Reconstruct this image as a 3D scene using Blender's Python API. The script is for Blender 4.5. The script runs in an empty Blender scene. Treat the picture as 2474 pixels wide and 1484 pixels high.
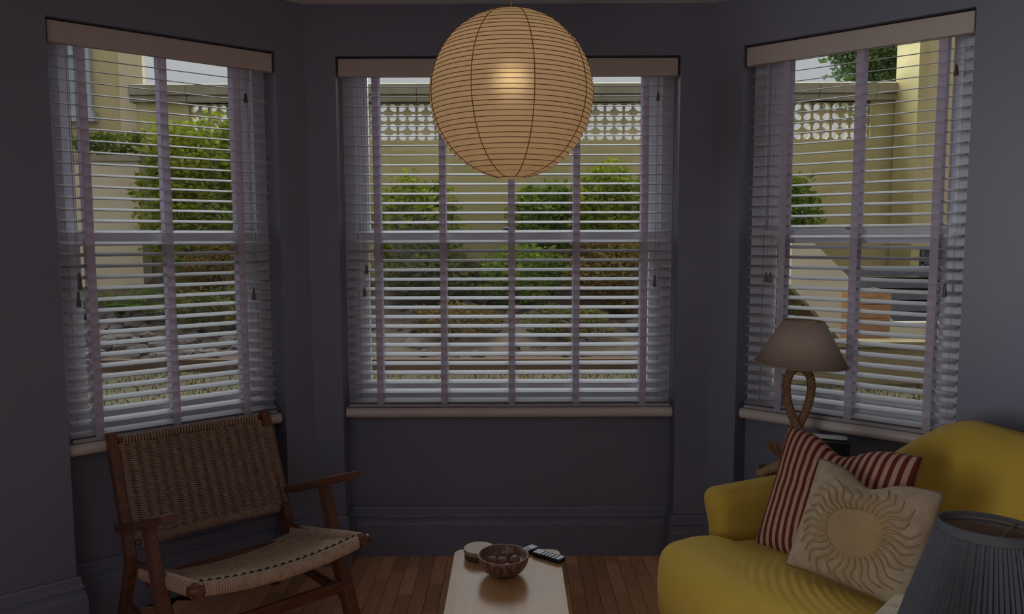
import bpy, bmesh, math, random
import numpy as np
from mathutils import Vector, Matrix

random.seed(7)
rng = np.random.default_rng(7)
scene = bpy.context.scene
COL = scene.collection
PI = math.pi
R = math.radians

# ------------------------------------------------------------------ camera
cam_d = bpy.data.cameras.new('camera')
cam_d.sensor_width = 36.0
cam_d.lens = 26.99
cam_d.clip_start = 0.05
cam_d.clip_end = 200
cam = bpy.data.objects.new('camera', cam_d)
COL.objects.link(cam)
cam.matrix_world = (Matrix.Translation((0, 0, 1.48)) @ Matrix.Rotation(R(90 - 5.236), 4, 'X')
                    @ Matrix.Rotation(-0.003, 4, 'Z'))
scene.camera = cam

# ------------------------------------------------------------------ world: overcast sky, brighter overhead
SKY_H, SKY_Z = 0.36, 1.05
world = bpy.data.worlds.new('overcast_sky')
scene.world = world
world.use_nodes = True
wn = world.node_tree
wn.nodes.clear()
w_out = wn.nodes.new('ShaderNodeOutputWorld')
w_bg = wn.nodes.new('ShaderNodeBackground')
w_tc = wn.nodes.new('ShaderNodeTexCoord')
w_sep = wn.nodes.new('ShaderNodeSeparateXYZ')
w_ramp = wn.nodes.new('ShaderNodeValToRGB')
wn.links.new(w_tc.outputs['Generated'], w_sep.inputs[0])
wn.links.new(w_sep.outputs['Z'], w_ramp.inputs[0])
wn.links.new(w_ramp.outputs[0], w_bg.inputs[0])
wn.links.new(w_bg.outputs[0], w_out.inputs[0])
e = w_ramp.color_ramp.elements
e[0].position = 0.0
e[0].color = (SKY_H * 1.0, SKY_H * 0.97, SKY_H * 0.99, 1)
e[1].position = 1.0
e[1].color = (SKY_Z * 0.95, SKY_Z * 0.97, SKY_Z * 1.06, 1)
w_bg.inputs[1].default_value = 1.0

# veiled sun behind thin cloud, over the garden: a wide bright patch of the overcast
sun_d = bpy.data.lights.new('veiled_sun', 'SUN')
sun_d.energy = 11.5
sun_d.angle = R(100)
sun_d.color = (0.90, 0.95, 1.0)
sun = bpy.data.objects.new('veiled_sun', sun_d)
COL.objects.link(sun)
sun.rotation_euler = (R(-62), 0, R(14))

# daylight arriving through the window in the side wall at the rear of the room
ar_d = bpy.data.lights.new('rear_window_daylight', 'AREA')
ar_d.shape = 'RECTANGLE'
ar_d.size, ar_d.size_y = 1.30, 1.36
ar_d.energy = 50
ar_d.spread = R(115)
ar_d.color = (0.95, 0.98, 1.0)
ar = bpy.data.objects.new('rear_window_daylight', ar_d)
COL.objects.link(ar)
ar.location = (-2.72, -1.60, 1.55)
ar.rotation_euler = (0, R(-90), 0)

scene.view_settings.view_transform = 'Standard'
scene.view_settings.look = 'None'
scene.view_settings.gamma = 1.0
scene.view_settings.use_curve_mapping = False
scene.view_settings.exposure = 0.0
scene.cycles.max_bounces = 10
scene.cycles.diffuse_bounces = 5
scene.cycles.glossy_bounces = 4
scene.cycles.transparent_max_bounces = 24
scene.cycles.transmission_bounces = 6
scene.cycles.caustics_reflective = False
scene.cycles.caustics_refractive = False
scene.cycles.use_denoising = True
scene.cycles.sample_clamp_indirect = 4.0

# ------------------------------------------------------------------ material helpers
def mat(name, col, rough=0.6, var=0.0, vscale=8.0, spec=0.5, bump=0.0, bscale=120.0, stretch=None, metal=0.0,
        col2=None, sheen=0.0, per_obj=0.0, coat=0.0):
    m = bpy.data.materials.new(name)
    m.use_nodes = True
    n = m.node_tree
    b = n.nodes['Principled BSDF']
    b.inputs['Roughness'].default_value = rough
    b.inputs['Specular IOR Level'].default_value = spec
    b.inputs['Metallic'].default_value = metal
    if sheen:
        b.inputs['Sheen Weight'].default_value = sheen
    if coat:
        b.inputs['Coat Weight'].default_value = coat
        b.inputs['Coat Roughness'].default_value = 0.15
    c4 = (*col, 1)
    b.inputs['Base Color'].default_value = c4
    tc = n.nodes.new('ShaderNodeTexCoord')
    mp = n.nodes.new('ShaderNodeMapping')
    n.links.new(tc.outputs['Object'], mp.inputs[0])
    if stretch:
        mp.inputs['Scale'].default_value = stretch
    src = None
    if var > 0 or col2:
        ns = n.nodes.new('ShaderNodeTexNoise')
        ns.inputs['Scale'].default_value = vscale
        ns.inputs['Detail'].default_value = 5
        n.links.new(mp.outputs[0], ns.inputs['Vector'])
        rp = n.nodes.new('ShaderNodeValToRGB')
        rp.color_ramp.elements[0].position = 0.32
        rp.color_ramp.elements[1].position = 0.68
        ca = col
        cb = col2 if col2 else tuple(min(1, x * (1 + var)) for x in col)
        if not col2:
            ca = tuple(x * (1 - var) for x in col)
        rp.color_ramp.elements[0].color = (*ca, 1)
        rp.color_ramp.elements[1].color = (*cb, 1)
        n.links.new(ns.outputs['Fac'], rp.inputs[0])
        src = rp.outputs[0]
    if per_obj > 0:
        oi = n.nodes.new('ShaderNodeObjectInfo')
        mr = n.nodes.new('ShaderNodeMapRange')
        mr.inputs['To Min'].default_value = 1 - per_obj
        mr.inputs['To Max'].default_value = 1 + per_obj
        n.links.new(oi.outputs['Random'], mr.inputs['Value'])
        hs = n.nodes.new('ShaderNodeHueSaturation')
        n.links.new(mr.outputs[0], hs.inputs['Value'])
        if src:
            n.links.new(src, hs.inputs['Color'])
        else:
            hs.inputs['Color'].default_value = c4
        src = hs.outputs[0]
    if src:
        n.links.new(src, b.inputs['Base Color'])
    if bump > 0:
        nb = n.nodes.new('ShaderNodeTexNoise')
        nb.inputs['Scale'].default_value = bscale
        nb.inputs['Detail'].default_value = 3
        n.links.new(mp.outputs[0], nb.inputs['Vector'])
        bp = n.nodes.new('ShaderNodeBump')
        bp.inputs['Strength'].default_value = bump
        bp.inputs['Distance'].default_value = 0.004
        n.links.new(nb.outputs['Fac'], bp.inputs['Height'])
        n.links.new(bp.outputs[0], b.inputs['Normal'])
    return m


def leaf_mat(name, c1, c2, trans=0.48):
    m = mat(name, c1, 0.55, col2=c2, vscale=3.5, spec=0.3)
    n = m.node_tree
    b = n.nodes['Principled BSDF']
    tr = n.nodes.new('ShaderNodeBsdfTranslucent')
    mx = n.nodes.new('ShaderNodeMixShader')
    mx.inputs[0].default_value = trans
    l = b.inputs['Base Color'].links[0].from_socket
    n.links.new(l, tr.inputs[0])
    n.links.new(b.outputs[0], mx.inputs[1])
    n.links.new(tr.outputs[0], mx.inputs[2])
    n.links.new(mx.outputs[0], n.nodes['Material Output'].inputs[0])
    return m


def translucent_mat(name, col, trans=0.5, rough=0.8, var=0.0, vscale=20):
    m = leaf_mat(name, tuple(x * (1 - var) for x in col), col, trans)
    m.node_tree.nodes['Principled BSDF'].inputs['Roughness'].default_value = rough
    return m


def glass_mat():
    m = bpy.data.materials.new('window_glass')
    m.use_nodes = True
    n = m.node_tree
    n.nodes.clear()
    o = n.nodes.new('ShaderNodeOutputMaterial')
    t = n.nodes.new('ShaderNodeBsdfTransparent')
    t.inputs[0].default_value = (0.96, 0.98, 0.97, 1)
    g = n.nodes.new('ShaderNodeBsdfGlossy')
    g.inputs['Roughness'].default_value = 0.01
    fr = n.nodes.new('ShaderNodeFresnel')
    fr.inputs[0].default_value = 1.45
    ml = n.nodes.new('ShaderNodeMath')
    ml.operation = 'MULTIPLY'
    ml.inputs[1].default_value = 0.7
    mx = n.nodes.new('ShaderNodeMixShader')
    n.links.new(fr.outputs[0], ml.inputs[0])
    n.links.new(ml.outputs[0], mx.inputs[0])
    n.links.new(t.outputs[0], mx.inputs[1])
    n.links.new(g.outputs[0], mx.inputs[2])
    n.links.new(mx.outputs[0], o.inputs[0])
    return m


M = {}
M['wall'] = mat('slate_blue_wall_paint', (0.205, 0.222, 0.295), 0.45, 0.05, 2.0, 0.6, 0.05, 260)
M['ceiling'] = mat('ceiling_paint', (0.76, 0.80, 0.90), 0.8, 0.03, 2.0)
M['skirting'] = mat('slate_blue_gloss_paint', (0.205, 0.222, 0.295), 0.28, 0.04, 3.0)
M['floor_base'] = mat('floor_joint', (0.035, 0.016, 0.008), 0.7)
M['plank'] = mat('oiled_oak_strip', (0.76, 0.42, 0.20), 0.36, vscale=5.0, stretch=(22, 1.6, 5), col2=(0.92, 0.55, 0.30),
                 per_obj=0.30, bump=0.05, bscale=60)
M['white'] = mat('white_sash_paint', (0.74, 0.74, 0.80), 0.4, 0.02, 3.0)
M['cream_sill'] = mat('cream_sill_paint', (0.76, 0.70, 0.64), 0.35, 0.02, 4.0)
M['slat'] = mat('white_slat_lacquer', (0.46, 0.445, 0.465), 0.6, 0.015, 6.0, 0.12)
M['valance'] = mat('warm_white_valance', (0.60, 0.54, 0.49), 0.5, 0.03, 5.0)
M['tape'] = translucent_mat('ladder_tape_cloth', (0.74, 0.69, 0.78), 0.42, 0.9, 0.06)
M['cord'] = mat('blind_cord', (0.42, 0.38, 0.36), 0.9)
M['acorn'] = mat('grey_wood_acorn', (0.17, 0.13, 0.12), 0.5, 0.2, 60)
M['acorn_red'] = mat('red_brown_acorn', (0.16, 0.050, 0.028), 0.45, 0.2, 60)
M['glass'] = glass_mat()
M['paper'] = None
M['rib'] = mat('bamboo_rib', (0.22, 0.10, 0.030), 0.7)
M['wood_dark'] = mat('dark_teak', (0.12, 0.046, 0.024), 0.36, vscale=7, stretch=(3, 3, 22), col2=(0.23, 0.090, 0.044), bump=0.05, bscale=90)
M['rope_back'] = mat('brown_paper_cord', (0.42, 0.285, 0.190), 0.75, 0.12, 40)
M['rope_seat'] = mat('faded_paper_cord', (0.56, 0.42, 0.30), 0.75, 0.15, 40)
M['table'] = mat('pale_oak_veneer', (0.46, 0.255, 0.115), 0.26, vscale=4, stretch=(9, 1.0, 4), col2=(0.52, 0.30, 0.145), spec=0.14)
M['bowl'] = mat('striped_palm_wood', (0.055, 0.018, 0.012), 0.30, vscale=16, stretch=(9, 9, 1.0), col2=(0.36, 0.19, 0.135))
M['puck'] = mat('turned_beech', (0.40, 0.27, 0.15), 0.5, 0.08, 20)
M['puck_side'] = mat('dark_band', (0.12, 0.060, 0.028), 0.5, 0.2, 30)
M['black'] = mat('black_plastic', (0.012, 0.011, 0.013), 0.35, 0.2, 30)
M['steel'] = mat('brushed_grey', (0.17, 0.18, 0.21), 0.40, 0.1, 60, metal=0.3)
M['button'] = mat('rubber_button', (0.07, 0.07, 0.08), 0.6)
M['sofa'] = mat('mustard_wool', (0.66, 0.455, 0.068), 0.85, 0.05, 5.0, 0.15, 0.5, 620, sheen=0.10)
M['linen'] = mat('oatmeal_linen', (0.46, 0.365, 0.245), 0.9, 0.12, 30, 0.1, 0.6, 420)
M['linen_light'] = mat('cream_felt_applique', (0.40, 0.275, 0.140), 0.9, 0.08, 12, 0.1, 0.3, 500)
M['boucle'] = mat('cream_boucle', (0.55, 0.46, 0.36), 0.95, 0.15, 60, 0.1, 1.0, 160)
M['piping'] = mat('dark_piping', (0.16, 0.10, 0.06), 0.8)
M['lampshade'] = translucent_mat('oatmeal_lampshade', (0.62, 0.51, 0.42), 0.30, 0.9, 0.04)
M['jute'] = mat('jute_rope', (0.31, 0.175, 0.10), 0.85, 0.22, 50, 0.2, 0.6, 300)
M['jute_light'] = mat('pale_jute_rope', (0.42, 0.29, 0.16), 0.85, 0.2, 50)
M['brass'] = mat('aged_brass', (0.30, 0.20, 0.10), 0.35, metal=0.9)
M['pleat'] = mat('blue_grey_pleated_linen', (0.082, 0.088, 0.098), 0.85, 0.06, 30, 0.15)
M['pleat_lining'] = mat('taupe_shade_lining', (0.22, 0.165, 0.125), 0.9)
# exterior
M['render'] = mat('cream_masonry_paint', (0.42, 0.345, 0.14), 0.85, vscale=1.6, col2=(0.53, 0.44, 0.20), bump=0.3, bscale=60)
M['block'] = mat('cream_breeze_block', (0.42, 0.35, 0.19), 0.9, vscale=5, col2=(0.52, 0.43, 0.24), per_obj=0.06)
M['coping'] = mat('stone_coping', (0.26, 0.23, 0.15), 0.9, vscale=3, col2=(0.34, 0.30, 0.20))
M['house'] = mat('buff_rendered_house', (0.50, 0.405, 0.20), 0.9, vscale=1.0, col2=(0.58, 0.475, 0.25))
M['house_pale'] = mat('pale_pink_render', (0.72, 0.62, 0.50), 0.9, 0.04, 2)
M['slate'] = mat('dark_slate', (0.10, 0.10, 0.12), 0.6, 0.2, 8)
M['dark_glass'] = mat('dark_window_glass', (0.045, 0.050, 0.060), 0.12)
M['lawn'] = mat('dry_lawn', (0.046, 0.038, 0.014), 0.95, vscale=9, col2=(0.085, 0.068, 0.028))
M['soil'] = mat('brown_soil', (0.07, 0.046, 0.03), 0.95, vscale=5, col2=(0.15, 0.106, 0.066), bump=0.6, bscale=40)
M['blade'] = leaf_mat('grass_blade', (0.06, 0.056, 0.015), (0.11, 0.09, 0.028))
M['rock'] = mat('grey_garden_stone', (0.085, 0.07, 0.063), 0.9, vscale=6, col2=(0.20, 0.165, 0.14), per_obj=0.4, bump=0.5, bscale=30)
M['leaf_lime'] = leaf_mat('lime_leaf', (0.19, 0.24, 0.018), (0.42, 0.45, 0.045))
M['leaf_mid'] = leaf_mat('mid_green_leaf', (0.11, 0.19, 0.018), (0.30, 0.37, 0.045))
M['leaf_dark'] = leaf_mat('dark_leaf', (0.035, 0.075, 0.025), (0.11, 0.17, 0.06))
M['leaf_rust'] = leaf_mat('rust_leaf', (0.15, 0.095, 0.022), (0.30, 0.20, 0.04))
M['leaf_olive'] = leaf_mat('olive_leaf', (0.10, 0.105, 0.02), (0.22, 0.20, 0.04))
M['fern'] = leaf_mat('fern_leaf', (0.08, 0.14, 0.016), (0.18, 0.24, 0.04))
M['twig'] = mat('twig_bark', (0.11, 0.065, 0.035), 0.9)
M['cedar'] = mat('orange_cedar', (0.30, 0.14, 0.055), 0.7, vscale=6, stretch=(2, 2, 14), col2=(0.42, 0.21, 0.09), per_obj=0.12)


def paper_mat():
    m = bpy.data.materials.new('rice_paper')
    m.use_nodes = True
    n = m.node_tree
    b = n.nodes['Principled BSDF']
    b.inputs['Base Color'].default_value = (0.62, 0.52, 0.40, 1)
    b.inputs['Roughness'].default_value = 0.9
    b.inputs['Specular IOR Level'].default_value = 0.15
    tc = n.nodes.new('ShaderNodeTexCoord')
    ns = n.nodes.new('ShaderNodeTexNoise')
    ns.inputs['Scale'].default_value = 45
    ns.inputs['Detail'].default_value = 6
    n.links.new(tc.outputs['Object'], ns.inputs['Vector'])
    rp = n.nodes.new('ShaderNodeValToRGB')
    rp.color_ramp.elements[0].color = (0.66, 0.53, 0.36, 1)
    rp.color_ramp.elements[1].color = (0.75, 0.61, 0.43, 1)
    n.links.new(ns.outputs['Fac'], rp.inputs[0])
    tr = n.nodes.new('ShaderNodeBsdfTranslucent')
    n.links.new(rp.outputs[0], tr.inputs[0])
    mx = n.nodes.new('ShaderNodeMixShader')
    mx.inputs[0].default_value = 0.42
    n.links.new(b.outputs[0], mx.inputs[1])
    n.links.new(tr.outputs[0], mx.inputs[2])
    rf = n.nodes.new('ShaderNodeBsdfRefraction')     # thin paper lets the bulb glow through softly
    rf.inputs['IOR'].default_value = 1.25
    rf.inputs['Roughness'].default_value = 0.9
    n.links.new(rp.outputs[0], rf.inputs[0])
    m2 = n.nodes.new('ShaderNodeMixShader')
    m2.inputs[0].default_value = 0.085
    n.links.new(mx.outputs[0], m2.inputs[1])
    n.links.new(rf.outputs[0], m2.inputs[2])
    n.links.new(m2.outputs[0], n.nodes['Material Output'].inputs[0])
    return m


M['paper'] = paper_mat()


def stripe_mat():
    m = mat('red_ticking_stripe', (0.5, 0.3, 0.2), 0.9, spec=0.1, bump=0.3, bscale=500)
    n = m.node_tree
    b = n.nodes['Principled BSDF']
    uv = n.nodes.new('ShaderNodeUVMap')
    sp = n.nodes.new('ShaderNodeSeparateXYZ')
    n.links.new(uv.outputs[0], sp.inputs[0])
    mu = n.nodes.new('ShaderNodeMath'); mu.operation = 'MULTIPLY'; mu.inputs[1].default_value = 18.0
    n.links.new(sp.outputs[0], mu.inputs[0])
    fr = n.nodes.new('ShaderNodeMath'); fr.operation = 'FRACT'
    n.links.new(mu.outputs[0], fr.inputs[0])
    rp = n.nodes.new('ShaderNodeValToRGB')
    rp.color_ramp.interpolation = 'CONSTANT'
    els = rp.color_ramp.elements
    cream = (0.52, 0.33, 0.24, 1)
    red = (0.150, 0.030, 0.022, 1)
    els[0].position = 0.0; els[0].color = cream
    els[1].position = 0.50; els[1].color = red
    n.links.new(fr.outputs[0], rp.inputs[0])
    n.links.new(rp.outputs[0], b.inputs['Base Color'])
    return m


M['stripe'] = stripe_mat()

# ------------------------------------------------------------------ object helpers
def obj(name, verts, faces, m, parent=None, smooth=False, loc=None, rot=None):
    me = bpy.data.meshes.new(name)
    me.from_pydata([tuple(map(float, v)) for v in verts], [], [tuple(int(i) for i in f) for f in faces])
    if isinstance(m, (list, tuple)):
        for x in m:
            me.materials.append(x)
    elif m:
        me.materials.append(m)
    if smooth:
        me.polygons.foreach_set('use_smooth', [True] * len(me.polygons))
    me.update()
    return link(name, me, parent, loc, rot)


def link(name, me, parent=None, loc=None, rot=None):
    o = bpy.data.objects.new(name, me)
    COL.objects.link(o)
    if parent:
        o.parent = parent
    if loc is not None:
        o.location = loc
    if rot is not None:
        o.rotation_euler = rot
    return o


def empty(name, loc=(0, 0, 0), rotz=0.0):
    o = bpy.data.objects.new(name, None)
    o.empty_display_size = 0.1
    COL.objects.link(o)
    o.location = loc
    o.rotation_euler = (0, 0, rotz)
    return o


def tag(o, label=None, cat=None, group=None, kind=None):
    if label: o['label'] = label
    if cat: o['category'] = cat
    if group: o['group'] = group
    if kind: o['kind'] = kind
    return o


class MB:
    """collects verts/faces"""
    def __init__(s):
        s.v, s.f, s.mi = [], [], []

    def add(s, v, f, mi=0):
        k = len(s.v)
        s.v.extend(v)
        s.f.extend([tuple(i + k for i in q) for q in f])
        s.mi.extend([mi] * len(f))
        return s

    def box(s, a, b, mi=0):
        x0, y0, z0 = a
        x1, y1, z1 = b
        return s.add([(x0, y0, z0), (x1, y0, z0), (x1, y1, z0), (x0, y1, z0), (x0, y0, z1), (x1, y0, z1), (x1, y1, z1), (x0, y1, z1)],
                     [(0, 3, 2, 1), (4, 5, 6, 7), (0, 1, 5, 4), (1, 2, 6, 5), (2, 3, 7, 6), (3, 0, 4, 7)], mi)

    def tube(s, pts, rad, n=8, caps=True, mi=0, closed=False):
        pts = np.array(pts, float)
        N = len(pts)
        rad = np.broadcast_to(np.array(rad, float), (N,))
        if closed:
            tan = np.roll(pts, -1, 0) - np.roll(pts, 1, 0)
        else:
            tan = np.gradient(pts, axis=0)
        tan /= np.linalg.norm(tan, axis=1)[:, None] + 1e-12
        up = np.array([0, 0, 1.0])
        if abs(tan[0] @ up) > 0.9:
            up = np.array([1.0, 0, 0])
        vs, fs = [], []
        u = np.cross(tan[0], up); u /= np.linalg.norm(u)
        for i in range(N):
            u = u - tan[i] * (u @ tan[i]); u /= np.linalg.norm(u) + 1e-12
            w = np.cross(tan[i], u)
            for k in range(n):
                a = 2 * PI * k / n
                vs.append(tuple(pts[i] + rad[i] * (math.cos(a) * u + math.sin(a) * w)))
        M_ = N if closed else N - 1
        for i in range(M_):
            j = (i + 1) % N
            for k in range(n):
                k2 = (k + 1) % n
                fs.append((i * n + k, i * n + k2, j * n + k2, j * n + k))
        if caps and not closed:
            fs.append(tuple(range(n - 1, -1, -1)))
            fs.append(tuple((N - 1) * n + k for k in range(n)))
        return s.add(vs, fs, mi)

    def bar(s, pts, wid, thk, side, mi=0):
        """rectangular-section bar along pts; wid along 'side' direction, thk across; wid/thk may be lists"""
        pts = np.array(pts, float); N = len(pts)
        wid = np.broadcast_to(np.array(wid, float), (N,)); thk = np.broadcast_to(np.array(thk, float), (N,))
        side = np.array(side, float)
        tan = np.gradient(pts, axis=0); tan /= np.linalg.norm(tan, axis=1)[:, None]
        vs, fs = [], []
        c = 0.22
        prof = [(-1, -1 + c), (-1 + c, -1), (1 - c, -1), (1, -1 + c), (1, 1 - c), (1 - c, 1), (-1 + c, 1), (-1, 1 - c)]
        for i in range(N):
            sd = side - tan[i] * (side @ tan[i]); sd /= np.linalg.norm(sd)
            ot = np.cross(tan[i], sd)
            for a, b in prof:
                vs.append(tuple(pts[i] + a * wid[i] / 2 * sd + b * thk[i] / 2 * ot))
        n = 8
        for i in range(N - 1):
            for k in range(n):
                k2 = (k + 1) % n
                fs.append((i * n + k, i * n + k2, (i + 1) * n + k2, (i + 1) * n + k))
        fs.append(tuple(range(n - 1, -1, -1)))
        fs.append(tuple((N - 1) * n + k for k in range(n)))
        return s.add(vs, fs, mi)

    def lathe(s, prof, n=32, cx=0, cy=0, mi=0, close=False):
        vs, fs = [], []
        P = len(prof)
        for r, z in prof:
            for k in range(n):
                a = 2 * PI * k / n
                vs.append((cx + r * math.cos(a), cy + r * math.sin(a), z))
        for i in range(P - 1 + (1 if close else 0)):
            j = (i + 1) % P
            for k in range(n):
                k2 = (k + 1) % n
                fs.append((i * n + k, i * n + k2, j * n + k2, j * n + k))
        return s.add(vs, fs, mi)

    def grid(s, P, closed_u=False, closed_v=False, mi=0, flip=False):
        """P: array (A,B,3)"""
        A, B, _ = P.shape
        vs = [tuple(x) for x in P.reshape(-1, 3)]
        fs = []
        for i in range(A if closed_u else A - 1):
            i2 = (i + 1) % A
            for j in range(B if closed_v else B - 1):
                j2 = (j + 1) % B
                q = (i * B + j, i2 * B + j, i2 * B + j2, i * B + j2)
                fs.append(q[::-1] if flip else q)
        return s.add(vs, fs, mi)

    def build(s, name, m, parent=None, smooth=False, loc=None, rot=None):
        o = obj(name, s.v, s.f, m, parent, smooth, loc, rot)
        if any(s.mi):
            o.data.polygons.foreach_set('material_index', s.mi)
        return o


def bev(o, w=0.004, seg=2):
    """rounded edges baked into the mesh"""
    bm = bmesh.new()
    bm.from_mesh(o.data)
    bmesh.ops.remove_doubles(bm, verts=bm.verts, dist=1e-6)
    ed = [x for x in bm.edges if len(x.link_faces) == 2 and x.calc_face_angle(0) > 0.6]
    bmesh.ops.bevel(bm, geom=ed, offset=w, segments=seg, affect='EDGES', profile=0.6)
    bm.to_mesh(o.data)
    bm.free()
    o.data.update()
    return o


def rounded_box(name, a, b, r, m, parent=None, seg=3, fn=None, cuts=0, smooth=True):
    bm = bmesh.new()
    bmesh.ops.create_cube(bm, size=1.0)
    a = np.array(a); b = np.array(b)
    for v in bm.verts:
        v.co = Vector(((a + b) / 2 + np.array(v.co) * (b - a)))
    bmesh.ops.bevel(bm, geom=list(bm.edges), offset=r, segments=seg, affect='EDGES', profile=0.5)
    if cuts:
        ed = [x for x in bm.edges if x.calc_length() > 3 * r]
        bmesh.ops.subdivide_edges(bm, edges=ed, cuts=cuts, use_grid_fill=True)
    if fn:
        for v in bm.verts:
            v.co = Vector(fn(*v.co))
    me = bpy.data.meshes.new(name)
    bm.to_mesh(me)
    bm.free()
    me.materials.append(m)
    if smooth:
        me.polygons.foreach_set('use_smooth', [True] * len(me.polygons))
    return link(name, me, parent)


# ------------------------------------------------------------------ room geometry
CEIL = 2.466
TH = 0.30
REC = 0.115
SKH = 0.229
tL = np.array([.768, .640]); nL = np.array([-.640, .768]); A_ = np.array([-.883, 3.365])
tR = np.array([.768, -.640]); nR = np.array([.640, .768]); B_ = np.array([.866, 3.365])
XL, XR, PY = -.753, .725, 3.365
# bay segments: name, origin, rotation, opening width, wall extents left/right of the opening centre, head height, sill bottom height
SEG = {
    'left': dict(o=A_ - .5455 * tL, a=math.atan2(tL[1], tL[0]), w=.829, x0=-.9545, x1=.60, top=2.252, sill=.667),
    'back': dict(o=np.array([(XL + XR) / 2, PY]), a=0.0, w=XR - XL, x0=-.99, x1=.99, top=2.252, sill=.667),
    'right': dict(o=B_ + .552 * tR, a=math.atan2(tR[1], tR[0]), w=.8395, x0=-.605, x1=.948, top=2.270, sill=.684),
}
for nm, s in SEG.items():
    w2 = s['w'] / 2
    mb = MB()
    mb.box((s['x0'], 0, 0), (-w2, TH, CEIL))
    mb.box((w2, 0, 0), (s['x1'], TH, CEIL))
    mb.box((-w2, 0, s['top']), (w2, REC + .012, CEIL))
    mb.box((-w2, REC + .012, s['top'] + .10), (w2, TH, CEIL))
    mb.box((-w2, REC, 0), (w2, TH, s['sill'] + .005))
    o = mb.build('wall_' + nm, M['wall'], loc=(s['o'][0], s['o'][1], 0), rot=(0, 0, s['a']))
    tag(o, kind='structure')

endL = A_ - 1.5 * tL
endR = B_ + 1.5 * tR
RX, RY = 2.7, -2.6
mb = MB(); mb.box((-RX - .2, endL[1], 0), (endL[0] + .02, endL[1] + .25, CEIL)); tag(mb.build('wall_left_return', M['wall']), kind='structure')
mb = MB(); mb.box((endR[0] - .02, endR[1], 0), (RX + .2, endR[1] + .25, CEIL)); tag(mb.build('wall_right_return', M['wall']), kind='structure')
# left side wall with a window opening of its own near the rear of the room
mb = MB()
mb.box((-RX - .2, RY - .2, 0), (-RX, -2.3, CEIL)); mb.box((-RX - .2, -.9, 0), (-RX, endL[1], CEIL))
mb.box((-RX - .2, -2.3, 0), (-RX, -.9, .88)); mb.box((-RX - .2, -2.3, 2.22), (-RX, -.9, CEIL))
tag(mb.build('wall_left_side', M['wall']), kind='structure')
mb = MB(); mb.box((RX, RY - .2, 0), (RX + .2, endL[1], CEIL)); tag(mb.build('wall_right_side', M['wall']), kind='structure')
mb = MB(); mb.box((-RX - .2, RY - .2, 0), (RX + .2, RY, CEIL))
tag(mb.build('wall_front', M['wall']), kind='structure')

# floor: strips are individual boards where the photograph shows them
poly = [(-RX - .2, RY - .2), (RX + .2, RY - .2), (RX + .2, endR[1] + .1), (endR[0] + .2, endR[1] + .15), (B_[0] + .15, PY + .25), (A_[0] - .15, PY + .25),
        (endL[0] - .2, endL[1] + .15), (-RX - .2, endL[1] + .1)]
n = len(poly)
vs = [(x, y, -.12) for x, y in poly] + [(x, y, -.004) for x, y in poly]
fs = [tuple(range(n - 1, -1, -1)), tuple(range(n, 2 * n))] + [(i, (i + 1) % n, n + (i + 1) % n, n + i) for i in range(n)]
floor = obj('floor', vs, fs, M['floor_base'])
tag(floor, kind='structure')


def inside_bay(x, y):
    return y < 3.475 and (np.array([x, y]) - A_) @ nL < .10 and (np.array([x, y]) - B_) @ nR < .10


SW = 0.060
rest = MB()
plank_meshes = {}
npl = 0
for i in range(int(2 * RX / SW)):
    x0 = -RX + i * SW
    y = RY - random.random() * .3
    while y < 3.5:
        L = random.choice((.25, .30, .30, .35))
        y1 = y + L
        xc, yc = x0 + SW / 2, (y + y1) / 2
        ye = y1
        if y1 > 3.47:
            ye = 3.48
        if ye - y > .03 and (inside_bay(xc, min(yc, 3.4)) or yc < endL[1]):
            near = (-1.62 < xc < .72) and yc > 2.25
            if near and npl < 290:
                key = round(ye - y, 3)
                if key not in plank_meshes:
                    mb = MB()
                    b = .0012
                    hx, hy = SW / 2 - .0008, (ye - y) / 2 - .0008
                    mb.add([(-hx, -hy, -.006), (hx, -hy, -.006), (hx, hy, -.006), (-hx, hy, -.006), (-hx, -hy, -b), (hx, -hy, -b), (hx, hy, -b), (-hx, hy, -b),
                            (-hx + b, -hy + b, 0), (hx - b, -hy + b, 0), (hx - b, hy - b, 0), (-hx + b, hy - b, 0)],
                           [(0, 1, 5, 4), (1, 2, 6, 5), (2, 3, 7, 6), (3, 0, 4, 7), (4, 5, 9, 8), (5, 6, 10, 9), (6, 7, 11, 10), (7, 4, 8, 11), (8, 9, 10, 11)])
                    o = mb.build('floor_strip', M['plank'], floor)
                    plank_meshes[key] = o.data
                else:
                    o = link('floor_strip', plank_meshes[key], floor)
                o.location = (xc, (y + ye) / 2, random.uniform(-.0004, .0004))
                npl += 1
            else:
                rest.box((x0 + .0008, y + .0008, -.006), (x0 + SW - .0008, ye - .0008, 0))
        y = y1
o = rest.build('floor_strips_beyond', M['plank'], floor)
o['kind'] = 'stuff'

cv = [(x, y, CEIL) for x, y in poly] + [(x, y, CEIL + .12) for x, y in poly]
tag(obj('ceiling', cv, fs, M['ceiling']), kind='structure')

# baseboards: moulded section swept along piers and recesses
PROF = [(0, SKH), (.010, SKH), (.013, SKH - .006), (.014, SKH - .030), (.020, SKH - .036), (.021, SKH - .043), (.016, SKH - .047), (.016, SKH - .052),
        (.023, SKH - .057), (.024, SKH - .070), (.026, SKH - .076), (.029, SKH - .079), (.029, .0)]


def c2(v): return np.array(v, float)


path = [c2((-RX, endL[1])), endL, A_ - .960 * tL, A_ - .960 * tL + REC * nL, A_ - .131 * tL + REC * nL, A_ - .131 * tL, A_, c2((XL, PY)), c2((XL, PY + REC)),
        c2((XR, PY + REC)), c2((XR, PY)), B_, B_ + .1325 * tR, B_ + .1325 * tR + REC * nR, B_ + .972 * tR + REC * nR, B_ + .972 * tR, endR, c2((RX, endR[1]))]


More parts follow.
